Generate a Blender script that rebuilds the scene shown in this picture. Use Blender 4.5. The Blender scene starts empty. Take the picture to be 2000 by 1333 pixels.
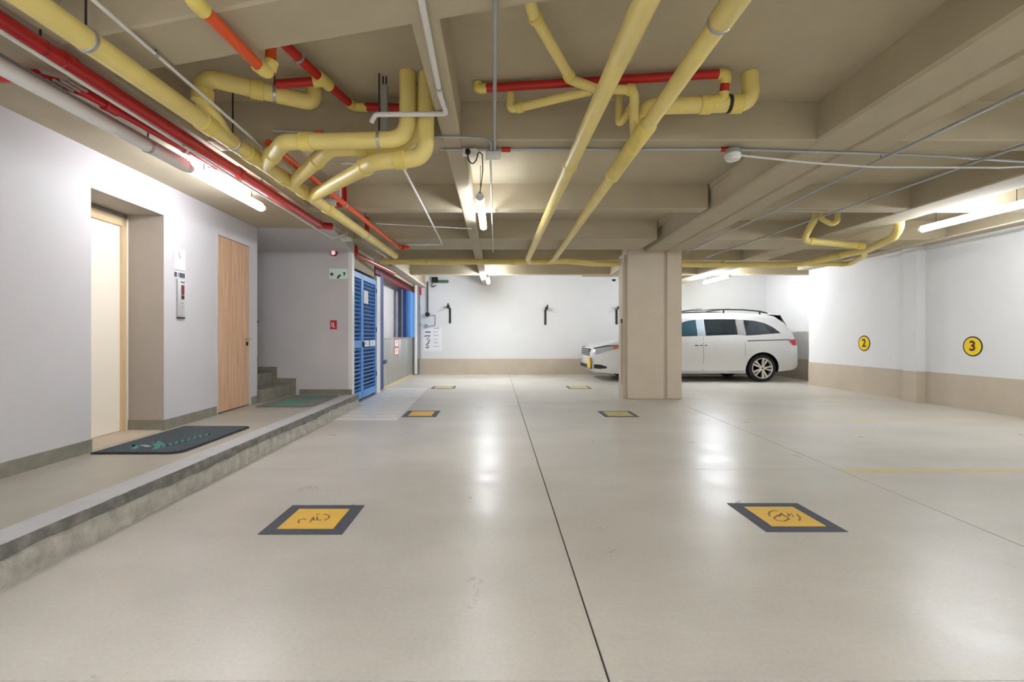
import bpy, bmesh, math, random
from mathutils import Vector, Matrix
random.seed(7)
S = bpy.context.scene
C = S.collection

# ---------------------------------------------------------------- camera, world, exposure
F, VX, VY, CH = 947.0, 970.0, 657.0, 1.12      # focal length in px, vanishing point, camera height
cam_d = bpy.data.cameras.new('camera'); cam = bpy.data.objects.new('camera', cam_d); C.objects.link(cam)
cam_d.sensor_width = 36.0; cam_d.sensor_fit = 'HORIZONTAL'
cam_d.lens = F/2000*36.0
cam_d.shift_x = (1000-VX)/2000.0
cam_d.shift_y = -(666.5-VY)/2000.0
cam.location = (0, 0, CH); cam.rotation_euler = (math.pi/2, 0, 0)
cam_d.clip_start = .05
S.camera = cam
w = bpy.data.worlds.new('world'); S.world = w; w.use_nodes = True
w.node_tree.nodes['Background'].inputs[0].default_value = (.8, .85, 1, 1)
w.node_tree.nodes['Background'].inputs[1].default_value = .05
S.view_settings.view_transform = 'Standard'; S.view_settings.look = 'None'
S.view_settings.gamma = 1; S.view_settings.use_curve_mapping = False
S.view_settings.exposure = 2.52
LAMP = 14.5                                     # emission of a lit tube

def ph(x, y, H):                                # pixel -> point at height H above the camera
    Y = F*H/(VY-y); return Vector(((x-VX)*Y/F, Y, CH+H))
def py(x, y, Y):                                # pixel -> point at depth Y
    return Vector(((x-VX)*Y/F, Y, CH+(VY-y)*Y/F))
def pf(x, y, z=0.0):                            # pixel -> point on a level surface
    return ph(x, y, z-CH)

# ---------------------------------------------------------------- materials
def lin(c): return tuple(((v/255)/12.92 if v/255 <= .04045 else ((v/255+.055)/1.055)**2.4) for v in c)
M = {}
def mat(name, rgb, rough=.6, metal=0., var=.06, scale=6., bump=0., bscale=60., spec=.5, coat=0., rvar=0., stretch=None, detail=4.):
    m = bpy.data.materials.new(name); m.use_nodes = True; nt = m.node_tree; N = nt.nodes; L = nt.links
    b = N['Principled BSDF']; c = lin(rgb)
    b.inputs['Roughness'].default_value = rough; b.inputs['Metallic'].default_value = metal
    b.inputs['Specular IOR Level'].default_value = spec
    b.inputs['Coat Weight'].default_value = coat; b.inputs['Coat Roughness'].default_value = .08
    tc = N.new('ShaderNodeTexCoord'); mp = N.new('ShaderNodeMapping')
    L.new(tc.outputs['Object'], mp.inputs[0])
    if stretch: mp.inputs['Scale'].default_value = stretch
    n = N.new('ShaderNodeTexNoise'); n.inputs['Scale'].default_value = scale; n.inputs['Detail'].default_value = detail
    L.new(mp.outputs[0], n.inputs['Vector'])
    r = N.new('ShaderNodeValToRGB')
    r.color_ramp.elements[0].position = .3; r.color_ramp.elements[1].position = .7
    r.color_ramp.elements[0].color = (*[v*(1-var) for v in c], 1); r.color_ramp.elements[1].color = (*[min(1, v*(1+var)) for v in c], 1)
    L.new(n.outputs['Fac'], r.inputs[0]); L.new(r.outputs[0], b.inputs['Base Color'])
    if rvar:
        mr = N.new('ShaderNodeMapRange'); mr.inputs[3].default_value = rough-rvar; mr.inputs[4].default_value = rough+rvar
        L.new(n.outputs['Fac'], mr.inputs[0]); L.new(mr.outputs[0], b.inputs['Roughness'])
    if bump:
        n2 = N.new('ShaderNodeTexNoise'); n2.inputs['Scale'].default_value = bscale; n2.inputs['Detail'].default_value = 6
        L.new(mp.outputs[0], n2.inputs['Vector'])
        bp = N.new('ShaderNodeBump'); bp.inputs['Strength'].default_value = bump; bp.inputs['Distance'].default_value = .02
        L.new(n2.outputs['Fac'], bp.inputs['Height']); L.new(bp.outputs[0], b.inputs['Normal'])
    M[name] = m; return m
def emit(name, rgb, s):
    m = bpy.data.materials.new(name); m.use_nodes = True; nt = m.node_tree
    b = nt.nodes['Principled BSDF']; b.inputs['Base Color'].default_value = (.9, .9, .9, 1)
    b.inputs['Emission Color'].default_value = (*lin(rgb), 1); b.inputs['Emission Strength'].default_value = s
    M[name] = m; return m

mat('ceiling_paint', (188, 176, 150), .8, var=.05, scale=3, bump=.12, bscale=25)
mat('column_paint', (222, 208, 187), .7, var=.03, scale=4, bump=.08, bscale=30)
mat('wall_white', (230, 231, 232), .65, var=.015, scale=2, bump=.05, bscale=40)
mat('wall_grey', (205, 204, 207), .6, var=.02, scale=2, bump=.05, bscale=40)
mat('wall_hall', (208, 204, 205), .65, var=.03, scale=2, bump=.05, bscale=40)
mat('dado', (200, 187, 168), .6, var=.05, scale=3, bump=.1, bscale=30)
FLOOR = (212, 208, 200)
def floor_mat():
    m = mat('floor_concrete', FLOOR, .30, var=.085, scale=1.5, bump=.008, bscale=9, spec=.7, detail=8, stretch=(.55, 1, 1)); nt = m.node_tree; N = nt.nodes; L = nt.links
    b = N['Principled BSDF']; r = [x for x in N if x.type == 'VALTORGB'][0]; tc = [x for x in N if x.type == 'TEX_COORD'][0]
    t = N.new('ShaderNodeTexNoise'); t.inputs['Scale'].default_value = 2.6; t.inputs['Detail'].default_value = 8; t.inputs['Roughness'].default_value = .62; t.inputs['Distortion'].default_value = .4
    t2 = N.new('ShaderNodeTexNoise'); t2.inputs['Scale'].default_value = 55; t2.inputs['Detail'].default_value = 6
    L.new(tc.outputs['Object'], t.inputs['Vector']); L.new(tc.outputs['Object'], t2.inputs['Vector'])
    ad = N.new('ShaderNodeMath'); ad.operation = 'ADD'; L.new(t.outputs['Fac'], ad.inputs[0]); L.new(t2.outputs['Fac'], ad.inputs[1])
    mr = N.new('ShaderNodeMapRange'); mr.inputs[1].default_value = .7; mr.inputs[2].default_value = 1.3; mr.inputs[3].default_value = .915; mr.inputs[4].default_value = 1.05
    L.new(ad.outputs[0], mr.inputs[0])
    v = N.new('ShaderNodeVectorMath'); v.operation = 'SCALE'; L.new(r.outputs[0], v.inputs[0]); L.new(mr.outputs[0], v.inputs['Scale']); L.new(v.outputs[0], b.inputs['Base Color'])
    m2 = N.new('ShaderNodeMapRange'); m2.inputs[1].default_value = .3; m2.inputs[2].default_value = .7; m2.inputs[3].default_value = .27; m2.inputs[4].default_value = .38
    L.new(t.outputs['Fac'], m2.inputs[0]); L.new(m2.outputs[0], b.inputs['Roughness'])
floor_mat()
mat('platform_concrete', (176, 172, 159), .38, var=.10, scale=2.2, bump=.08, bscale=30, spec=.5, detail=8)
mat('curb_concrete', (192, 188, 177), .9, var=.24, scale=11, bump=1., bscale=46, detail=12)
mat('curb_lip', (128, 126, 120), .85, var=.34, scale=14, bump=.9, bscale=50, detail=12)
mat('nosing_paint', (196, 198, 200), .45, var=.06, scale=8, bump=.1, bscale=50)
mat('skirting', (138, 135, 122), .6, var=.16, scale=9, bump=.15, bscale=40)
mat('joint_dark', (70, 66, 60), .9)
mat('pipe_yellow', (240, 219, 136), .42, var=.05, scale=5, spec=.5)
mat('fitting_yellow', (236, 214, 118), .5, var=.07, scale=8)
mat('pipe_orange', (226, 88, 32), .42, var=.06, scale=6)
mat('pipe_red', (190, 30, 22), .4, var=.08, scale=6)
mat('fire_red', (200, 24, 34), .3, var=.05, scale=5, coat=.4)
mat('white_plastic', (232, 232, 230), .4, var=.02)
mat('conduit_white', (228, 226, 222), .45, var=.03)
mat('conduit_grey', (176, 180, 182), .35, metal=.5, var=.05)
mat('steel', (190, 190, 188), .3, metal=.85, var=.08, scale=12)
mat('dark_steel', (60, 58, 56), .5, metal=.6, var=.1)
mat('galvanised', (178, 180, 178), .38, metal=.65, var=.12, scale=4, stretch=(1, 1, .15))
mat('black', (22, 22, 22), .5, var=.1)
mat('rubber', (34, 35, 36), .75, var=.1, scale=20)
mat('blue_paint', (84, 156, 232), .4, var=.06, scale=6)
mat('blue_dark', (16, 66, 128), .45, var=.06, scale=6)
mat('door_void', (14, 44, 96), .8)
mat('cream', (252, 245, 230), .35, var=.01, scale=2)
mat('cream_jamb', (226, 200, 158), .4, var=.03)
mat('reveal', (176, 166, 156), .6, var=.03)
mat('mat_grey', (84, 93, 100), .95, var=.3, scale=60, bump=.8, bscale=160)
mat('mat_teal', (84, 150, 142), .95, var=.4, scale=70, bump=.6, bscale=160)
mat('mat_pale', (150, 176, 160), .95, var=.3, scale=70)
mat('mat_soft', (132, 138, 134), .95, var=.15, scale=40, bump=.5, bscale=160)
mat('mat_green', (92, 160, 138), .95, var=.3, scale=25, bump=.8, bscale=160)
mat('sign_yellow', (250, 204, 86), .5, var=.05, scale=12)
mat('sign_yellow_glare', (214, 200, 138), .5, var=.06, scale=12)  # yellow sign with the lamps' glancing reflection put into its colour
mat('sign_dark', (80, 85, 96), .6, var=.12, scale=25)
mat('ink', (150, 116, 52), .7, var=.3, scale=40)
mat('ink_blue', (60, 66, 90), .7)
mat('disc_yellow', (248, 216, 10), .4, var=.02)
mat('disc_black', (34, 26, 12), .5)
mat('disc_brown', (92, 40, 10), .5)
mat('paper', (244, 244, 246), .7, var=.01)
mat('exit_green', (228, 250, 234), .5, var=.02)
mat('exit_dark', (74, 110, 90), .6)
mat('red_sign', (198, 22, 44), .45)
mat('maroon', (110, 24, 40), .5)
mat('car_silver', (224, 224, 224), .32, metal=.15, var=.01, coat=.6)
mat('car_glass', (34, 44, 50), .06, spec=.8, var=.1, scale=2)
mat('car_glass_blue', (52, 84, 100), .06, spec=.8, var=.1, scale=2)
mat('pillar', (176, 190, 202), .25, coat=.5, var=.02)
mat('chrome', (215, 216, 218), .15, metal=.9)
mat('alloy', (226, 224, 216), .3, metal=.25)
mat('tail_red', (206, 20, 30), .2, coat=.5)
mat('amber', (206, 120, 66), .25, coat=.5)
mat('lamp_glass_clear', (168, 174, 180), .1, coat=.5)
mat('plate_yellow', (236, 200, 90), .5)
mat('brass', (206, 186, 140), .3, metal=.7)
emit('tube_lit', (240, 246, 255), LAMP)
emit('tube_bright', (240, 246, 255), LAMP*2.2)     # strength raised to even out the light in the far bays and behind
emit('tube_dim', (240, 246, 255), LAMP*.42)         # strength cut so the rib beam by the socket does not blow out
emit('tube_lobby', (240, 246, 255), LAMP*.66)
emit('alarm_glow', (255, 170, 165), .12)

def wood():
    m = mat('wood', (206, 168, 132), .5, var=.03, scale=3, stretch=(8, 8, .5)); nt = m.node_tree; N = nt.nodes; L = nt.links
    b = N['Principled BSDF']
    n = [x for x in N if x.type == 'TEX_NOISE'][0]; n.inputs['Scale'].default_value = 4; n.inputs['Detail'].default_value = 9; n.inputs['Distortion'].default_value = .6
    r = [x for x in N if x.type == 'VALTORGB'][0]
    r.color_ramp.elements[0].position = .32; r.color_ramp.elements[1].position = .68
    r.color_ramp.elements[0].color = (*lin((200, 158, 124)), 1); r.color_ramp.elements[1].color = (*lin((226, 190, 156)), 1)
wood()
def worn(name, rgb, amount, scale=3.):
    m = mat(name, rgb, .38, var=.04, scale=10); nt = m.node_tree; N = nt.nodes; L = nt.links
    b = N['Principled BSDF']; r = [x for x in N if x.type == 'VALTORGB'][0]
    t = N.new('ShaderNodeTexNoise'); t.inputs['Scale'].default_value = scale; t.inputs['Detail'].default_value = 9
    tc = N.new('ShaderNodeTexCoord'); L.new(tc.outputs['Object'], t.inputs['Vector'])
    mr = N.new('ShaderNodeMapRange'); mr.inputs[1].default_value = .3; mr.inputs[2].default_value = .7
    mr.inputs[3].default_value = max(0, amount-.25); mr.inputs[4].default_value = min(1, amount+.25)
    mx = N.new('ShaderNodeMix'); mx.data_type = 'RGBA'; mx.inputs[6].default_value = (*lin(FLOOR), 1)
    L.new(t.outputs['Fac'], mr.inputs[0]); L.new(mr.outputs[0], mx.inputs[0]); L.new(r.outputs[0], mx.inputs[7]); L.new(mx.outputs[2], b.inputs['Base Color'])
worn('line_yellow', (228, 204, 110), .7)
worn('line_faint', (232, 204, 120), .3)
worn('stripe_white', (252, 252, 251), .95, 5.)

# ---------------------------------------------------------------- mesh helpers
class MB:
    def __init__(self): self.bm = bmesh.new()
    def poly(self, pts): return self.bm.faces.new([self.bm.verts.new(Vector(p)) for p in pts])
    def prism(self, base, top):
        n = len(base); a = [self.bm.verts.new(Vector(p)) for p in base]; b = [self.bm.verts.new(Vector(p)) for p in top]
        fs = [self.bm.faces.new(a[::-1]), self.bm.faces.new(b)]
        for i in range(n): fs.append(self.bm.faces.new((a[i], a[(i+1) % n], b[(i+1) % n], b[i])))
        return a+b
    def box(self, x0, x1, y0, y1, z0, z1, bev=0., seg=2):
        b = [(x0, y0, z0), (x1, y0, z0), (x1, y1, z0), (x0, y1, z0)]; t = [(p[0], p[1], z1) for p in b]
        vs = self.prism(b, t)
        if bev:
            es = list({e for v in vs for e in v.link_edges})
            bmesh.ops.bevel(self.bm, geom=es, offset=bev, segments=seg, affect='EDGES', profile=.5)
        return self
    def tube(self, pts, r, seg=20, cap=True):
        """swept round tube; r a number or one radius per point"""
        pts = [Vector(p) for p in pts]; n = len(pts); rr = r if isinstance(r, (list, tuple)) else [r]*n
        T = []
        for i in range(n):
            a = pts[max(0, i-1)]; b = pts[min(n-1, i+1)]; t = (b-a)
            T.append(t.normalized() if t.length > 1e-9 else Vector((0, 1, 0)))
        up = Vector((0, 0, 1)) if abs(T[0].z) < .9 else Vector((1, 0, 0))
        u = T[0].cross(up).normalized(); rings = []
        for i in range(n):
            u = (u - T[i]*u.dot(T[i])); u.normalize(); v = T[i].cross(u)
            rings.append([self.bm.verts.new(pts[i] + (u*math.cos(2*math.pi*k/seg)+v*math.sin(2*math.pi*k/seg))*rr[i]) for k in range(seg)])
        for i in range(n-1):
            for k in range(seg):
                f = self.bm.faces.new((rings[i][k], rings[i][(k+1) % seg], rings[i+1][(k+1) % seg], rings[i+1][k])); f.smooth = True
        if cap: self.bm.faces.new(rings[0][::-1]); self.bm.faces.new(rings[-1])
        return self
    def lathe(self, prof, o, ax, seg=32):
        """prof: (radius, along axis) pairs"""
        o = Vector(o); ax = Vector(ax).normalized(); up = Vector((0, 0, 1)) if abs(ax.z) < .9 else Vector((1, 0, 0))
        u = ax.cross(up).normalized(); v = ax.cross(u); rings = []
        for (r, h) in prof:
            rings.append([self.bm.verts.new(o+ax*h+(u*math.cos(2*math.pi*k/seg)+v*math.sin(2*math.pi*k/seg))*max(r, 1e-5)) for k in range(seg)])
        for i in range(len(prof)-1):
            for k in range(seg):
                f = self.bm.faces.new((rings[i][k], rings[i][(k+1) % seg], rings[i+1][(k+1) % seg], rings[i+1][k])); f.smooth = True
        if prof[0][0] > 1e-4: self.bm.faces.new(rings[0][::-1])
        if prof[-1][0] > 1e-4: self.bm.faces.new(rings[-1])
        return self
    def ribbon(self, pts, wd, nrm, th=.0008):
        """flat painted stroke on a surface with normal nrm"""
        pts = [Vector(p) for p in pts]; nrm = Vector(nrm).normalized(); L = []; R = []
        for i, p in enumerate(pts):
            t = (pts[min(len(pts)-1, i+1)]-pts[max(0, i-1)]).normalized(); s = nrm.cross(t).normalized()
            L.append(p+s*wd/2); R.append(p-s*wd/2)
        for i in range(len(pts)-1):
            q = [L[i], R[i], R[i+1], L[i+1]]
            self.prism(q, [a+nrm*th for a in q])
        return self
    def build(self, name, m, parent=None, smooth=None):
        bmesh.ops.remove_doubles(self.bm, verts=self.bm.verts, dist=1e-6)
        bmesh.ops.recalc_face_normals(self.bm, faces=self.bm.faces)
        me = bpy.data.meshes.new(name); self.bm.to_mesh(me); self.bm.free()
        me.materials.append(M[m] if isinstance(m, str) else m)
        o = bpy.data.objects.new(name, me); C.objects.link(o)
        if parent is not None: o.parent = parent
        if smooth is not None: me.set_sharp_from_angle(angle=math.radians(smooth)); [setattr(p, 'use_smooth', True) for p in me.polygons]
        else:
            try: me.set_sharp_from_angle(angle=math.radians(40))
            except Exception: pass
        return o
def tag(o, label=None, cat=None, group=None, kind=None):
    if label: o['label'] = label
    if cat: o['category'] = cat
    if group: o['group'] = group
    if kind: o['kind'] = kind
    return o
def empty(name, label, cat, group=None, kind=None):
    o = bpy.data.objects.new(name, None); C.objects.link(o); o.empty_display_size = .1
    return tag(o, label, cat, group, kind)
def struct(name, mb, m, label=None, parent=None):
    o = mb.build(name, m, parent)
    if parent is None: tag(o, label, None, None, 'structure')
    return o
def rounded(pts, rad, n=8):
    """polyline with filleted corners"""
    pts = [Vector(p) for p in pts]; out = [pts[0]]
    for i in range(1, len(pts)-1):
        a, p, b = pts[i-1], pts[i], pts[i+1]; u = (a-p); v = (b-p); la, lb = u.length, v.length; u.normalize(); v.normalize()
        ang = u.angle(v)
        if ang > math.radians(176): out.append(p); continue
        d = min(rad/math.tan(ang/2), la*.48, lb*.48)
        s, e = p+u*d, p+v*d
        for k in range(n+1):
            t = k/n; out.append(s*(1-t)**2 + p*2*t*(1-t) + e*t*t)
    out.append(pts[-1]); return out
def pipe(parent, name, pts, r, m, rad=None, seg=20):
    return MB().tube(rounded(pts, rad if rad else r*2.2), r, seg).build(name, m, parent)
def at(a, b, t): return Vector(a)+(Vector(b)-Vector(a))*t
def coupling(parent, a, b, t, r, m, ln=.09, name='coupling'):
    a, b = Vector(a), Vector(b); d = (b-a).normalized(); p = at(a, b, t)
    return MB().tube([p-d*ln/2, p-d*(ln/2-.004), p+d*(ln/2-.004), p+d*ln/2], [r+.003, r+.008, r+.008, r+.003], 24).build(name, m, parent)
def hanger(parent, p, r, top, d=(0, 1, 0), m='steel', wd=.022):
    """strap round a pipe with a threaded rod up to the ceiling at height top"""
    p = Vector(p); d = Vector(d).normalized()
    cl_ = MB().tube([p-d*wd/2, p-d*(wd/2-.002), p+d*(wd/2-.002), p+d*wd/2], [r+.001, r+.005, r+.005, r+.001], 24).build('clamp', m, parent)
    MB().tube([p+Vector((0, 0, r)), Vector((p.x, p.y, top))], .005, 8).build('hanger_rod', 'dark_steel', cl_)
SLAB, SOF = CH+1.79, CH+1.49                    # 2.91 slab, 2.61 beam soffit
def text(parent, name, s, size, m, origin, xdir, ydir, th=.002, bold=0.0):
    cu = bpy.data.curves.new(name, 'FONT'); cu.body = s; cu.size = size; cu.align_x = 'CENTER'; cu.align_y = 'CENTER'
    cu.extrude = th/2; cu.offset = bold
    t = bpy.data.objects.new(name, cu); C.objects.link(t)
    me = bpy.data.meshes.new_from_object(t.evaluated_get(bpy.context.evaluated_depsgraph_get()))
    bpy.data.objects.remove(t)
    xd = Vector(xdir).normalized(); yd = Vector(ydir).normalized(); zd = xd.cross(yd)
    mx = Matrix((( xd.x, yd.x, zd.x, origin[0]), (xd.y, yd.y, zd.y, origin[1]), (xd.z, yd.z, zd.z, origin[2]), (0, 0, 0, 1)))
    me.transform(mx); me.materials.clear(); me.materials.append(M[m])
    o = bpy.data.objects.new(name, me); C.objects.link(o); o.parent = parent; return o

# ================================================================= SETTING
YB, YF, XR, XR2, XC = -8.0, 14.2, 7.2, 7.9, -2.18     # rear wall, far wall, right wall, right niche, curb line
def wx(y): return -3.20-.03*(y-3.1)                   # left wall runs slightly askew
# ---- floor of cast slabs with open joints
def jx(y): return 2.80+.043*(y-2.5)                   # structural joint under the twin beam
fl = struct('floor', MB().box(-5.2, 8.3, YB-.2, YF+.3, -.2, -.012), 'joint_dark', 'polished beige concrete garage floor with saw-cut joints')
ys = [YB, 1.575, 4.08, 8.2, YF+.1]
for i in range(4):
    y0, y1 = ys[i]+.002, ys[i+1]-.002
    for k in range(3):
        if k == 0: q = [(-5.0, y0), (.361, y0), (.361, y1), (-5.0, y1)]
        elif k == 1: q = [(.369, y0), (jx(y0)-.004, y0), (jx(y1)-.004, y1), (.369, y1)]
        else: q = [(jx(y0)+.004, y0), (8.2, y0), (8.2, y1), (jx(y1)+.004, y1)]
        MB_ = MB(); MB_.prism([(a, b, -.012) for a, b in q], [(a, b, 0) for a, b in q]); MB_.build('slab', 'floor_concrete', fl)
# ---- raised walkway with curb
pl = struct('trim_1', MB().box(-5.0, XC-.015, YB, 7.72, 0, .2), 'platform_concrete', 'raised concrete walkway along the lift lobby wall')
m = MB(); n = 320
prev = None; rows = []
for i in range(n+1):                                   # rough curb face
    y = YB+(7.62-YB)*i/n; j = random.uniform(-.006, .006)
    rows.append([(XC-.02, y, .0), (XC+j, y, .0), (XC+j*.6+.004, y, .075), (XC+j-.004, y, .132+.008*math.sin(y*3.1)+.005*math.sin(y*11)+random.uniform(-.003, .003)), (XC-.02, y, .145)])
for a, b in zip(rows, rows[1:]):
    for k in range(4): m.poly([a[k], a[k+1], b[k+1], b[k]])
m.build('curb_face', 'curb_concrete', pl)
m = MB(); rows = []
for i in range(n+1):                                   # chipped lip
    y = YB+(7.62-YB)*i/n; j = random.uniform(-.005, .005); c = max(0, .010*math.sin(y*2.3)+.010*math.sin(y*7.7)+random.uniform(-.006, .006))
    rows.append([(XC-.03, y, .132), (XC+.010+j, y, .136+.008*math.sin(y*3.1)+.004*math.sin(y*17)), (XC+.012+j, y, .188-c), (XC+.004+j-c, y, .201), (XC-.03, y, .201)])
for a, b in zip(rows, rows[1:]):
    for k in range(4): m.poly([a[k], a[k+1], b[k+1], b[k]])
m.build('curb_lip', 'curb_lip', pl)
MB().box(XC-.17, XC+.0, YB, 7.62, .198, .2025).build('nosing_strip', 'nosing_paint', pl)
# ---- left wall with lift opening and wooden door
def lw(mb, y0, y1, z0, z1, d0, d1, bev=0):             # box following the left wall; d measured into the room
    b = [(wx(y0)+d0, y0, z0), (wx(y0)+d1, y0, z0), (wx(y1)+d1, y1, z0), (wx(y1)+d0, y1, z0)]
    vs = mb.prism(b, [(p[0], p[1], z1) for p in b])
    if bev: bmesh.ops.bevel(mb.bm, geom=list({e for v in vs for e in v.link_edges}), offset=bev, segments=2, affect='EDGES')
    return mb
WT = 2.70
m = MB()
for a in ((YB, 3.85, .2, WT), (3.85, 4.735, 2.305, WT), (4.735, 5.66, .2, WT), (5.66, 6.52, 2.36, WT), (6.52, 6.70, .2, WT)): lw(m, *a, -.36, 0)
wl = struct('wall_left', m, 'wall_grey', 'pale grey lobby wall with lift opening and wooden door')
m = MB(); lw(m, 3.70, 4.9, .2, 2.4, -.70, -.42); m.build('shaft_back', 'cream_jamb', wl)
m = MB(); lw(m, 3.845, 3.853, .2, 2.305, -.36, -.001); lw(m, 4.732, 4.7365, .2, 2.305, -.36, -.001); lw(m, 3.853, 4.732, 2.30, 2.3075, -.36, -.001); m.build('lift_reveal', 'reveal', wl)
ld = struct('door_1', lw(MB(), 3.88, 4.66, .21, 2.18, -.405, -.375), 'cream', 'cream lift door set deep in the grey wall')
lw(MB(), 4.66, 4.71, .2, 2.26, -.42, -.35).build('jamb', 'cream_jamb', ld)
lw(MB(), 4.71, 4.732, .2, 2.26, -.42, -.345).build('jamb', 'cream', ld)
lw(MB(), 3.853, 4.732, 2.18, 2.26, -.42, -.35).build('head', 'cream_jamb', ld)
lw(MB(), 3.853, 4.732, 2.26, 2.30, -.42, -.37).build('head_shadow_gap', 'skirting', ld)
lw(MB(), 3.86, 4.73, .2, .206, -.42, -.02).build('sill', 'dado', ld)
wd = struct('door_2', lw(MB(), 5.70, 6.47, .215, 2.31, -.045, -.005), 'wood', 'light oak veneer flush door in grey frame')
for a in ((5.66, 5.695, .2, 2.36), (6.475, 6.52, .2, 2.36), (5.695, 6.475, 2.315, 2.36)):
    lw(MB(), *a, -.10, .004).build('door_frame', 'wall_grey', wd)
hp = Vector((wx(6.41), 6.41, 1.09))
h = MB().tube([hp+Vector((-.005, 0, 0)), hp+Vector((.05, 0, 0))], .011, 12); h.tube([hp+Vector((.048, .012, 0)), hp+Vector((.05, -.11, 0))], .009, 12); h.build('door_handle', 'brass', wd)
MB().lathe([(.028, 0), (.028, .006), (.0, .007)], hp+Vector((-.004, 0, -.07)), (1, 0, 0), 20).build('escutcheon', 'dark_steel', wd)
# skirting of the left wall
m = MB()
for a in ((YB, 3.85), (4.735, 5.66), (6.52, 6.70)): lw(m, a[0], a[1], .2, .30, 0, .012)
struct('baseboard_left', m, 'skirting', 'dark concrete skirting along the grey lobby wall')
m = MB(); lw(m, 4.722, 4.733, .2, .30, -.34, 0.012); m.build('return', 'skirting', bpy.data.objects['baseboard_left'])
# ---- stair hall behind the wooden door
HY = 7.62
wh = struct('wall_hall', MB().box(-5.2, -2.33, HY, HY+.12, 0, 2.7), 'wall_hall', 'grey rear wall of the stair hall')
MB().box(-2.33, -2.272, HY, HY+.12, 0, 2.58).build('corner_strip', 'white_plastic', wh)
MB().box(-5.2, -5.08, 6.4, HY, 0, 2.7).build('end_return', 'wall_hall', wh)
m = MB(); m.prism([(-5.2, 6.34, 0), (wx(6.7)-.36, 6.34, 0), (wx(6.7)-.36, 6.70, 0), (-5.2, 6.70, 0)], [(-5.2, 6.34, 2.7), (wx(6.7)-.36, 6.34, 2.7), (wx(6.7)-.36, 6.70, 2.7), (-5.2, 6.70, 2.7)])
m.build('side_return', 'wall_hall', wh)
MB().box(-3.1, -2.272, HY-.012, HY, .2, .285).build('skirting', 'skirting', wh)
m = MB(); m.prism([(-5.2, 6.70, 2.60), (-5.2, HY, 2.44), (-5.2, HY, 2.75), (-5.2, 6.70, 2.75)], [(-2.25, 6.70, 2.60), (-2.25, HY, 2.44), (-2.25, HY, 2.75), (-2.25, 6.70, 2.75)])
m.build('stair_soffit', 'wall_hall', wh)
st = empty('staircase', 'bare concrete stair rising behind the wooden door', 'staircase')
for k in range(5):
    xr = -3.22-.30*k
    MB().box(-5.05, xr, 6.72, HY-.014, .2+.18*k, .2+.18*(k+1), .004, 1).build('step', 'skirting', st)
    MB().box(-5.05, xr+.07, HY-.013, HY-.001, .2+.18*k+(.08 if k else 0), .2+.18*(k+1)+.08).build('stair_skirting', 'skirting', st)
hr = empty('handrail', 'black handrail end at the wall corner by the stairs', 'handrail')
MB().tube(rounded([(wx(6.7)-.02, 6.76, 1.32), (wx(6.7)-.3, 6.76, 1.36), (wx(6.7)-1.2, 6.76, 1.9)], .05), .018, 12).build('rail', 'black', hr)
MB().tube([(wx(6.7)-.12, 6.70, 1.33), (wx(6.7)-.12, 6.76, 1.33)], .008, 8).build('bracket', 'black', hr)

# ---- far, right and rear walls with painted dado
m = MB(); m.box(-2.6, XR2+.2, YF, YF+.2, .46, 2.95); wb = struct('wall_back', m, 'wall_white', 'white far wall of the garage')
MB().box(-2.6, XR2+.2, YF-.006, YF+.2, 0, .46).build('dado', 'dado', wb)
m = MB(); m.box(XR, XR+.9, YB, 11.18, .525, 2.95); m.box(XR2, XR2+.2, 11.18, YF, .525, 2.95)
wr = struct('wall_right', m, 'wall_white', 'white right wall with numbered bays')
m = MB(); m.box(XR-.006, XR+.9, YB, 11.186, 0, .525); m.box(XR2-.006, XR2+.2, 11.186, YF, 0, .525); m.build('dado', 'dado', wr)
m = MB().box(XR-.15, XR, 8.14, 8.42, .525, SOF+.1); m.build('pilaster', 'wall_white', wr)
m = MB().box(XR-.156, XR, 8.134, 8.426, 0, .525); m.build('pilaster_dado', 'dado', wr)
m = MB().box(-5.2, XR+.9, YB-.2, YB, 0, 2.95); struct('wall_rear', m, 'wall_white', 'white wall behind the camera')
# ---- ceiling: slab with beams
ce = struct('ceiling', MB().box(-5.3, 8.3, YB-.2, YF+.3, SLAB, SLAB+.2), 'ceiling_paint', 'beige concrete coffered ceiling with deep beams')
def beam(name, q, z0=SOF, z1=SLAB+.01, ch=.012):
    mb = MB(); vs = mb.prism([(a, b, z0) for a, b in q], [(a, b, z1) for a, b in q])
    es = [e for e in mb.bm.edges if all(abs(v.co.z-z0) < 1e-6 for v in e.verts)]
    bmesh.ops.bevel(mb.bm, geom=es, offset=ch, segments=1, affect='EDGES')
    return mb.build(name, 'ceiling_paint', ce)
beam('edge_beam', [(-3.6, YB), (-2.21, YB), (-2.21, 7.7), (-3.6, 7.7)])
beam('edge_beam', [(-3.6, 7.7), (-2.1, 7.7), (-2.1, YF), (-3.6, YF)])
beam('rib_beam', [(-.40, YB), (-.265, YB), (-.275, YF), (-.42, YF)])
sk = lambda x, y: x+.036*(y-2.2)
for (xa, xb) in ((2.395, 2.73), (2.755, 2.99)):
    beam('twin_beam', [(sk(xa, YB), YB), (sk(xb, YB), YB), (sk(xb, 11.9)+.02, 11.9), (sk(xa, 11.9), 11.9)], SOF, ch=.02)
MB().box(2.5, 3.5, YB, YF, SLAB-.05, SLAB+.01).build('joint_filler', 'ceiling_paint', ce)
beam('rib_beam', [(4.85, YB), (5.28, YB), (5.28, YF), (4.85, YF)])
beam('edge_beam', [(6.95, YB), (7.3, YB), (7.3, 11.2), (6.95, 11.2)], SOF+.03)
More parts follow.
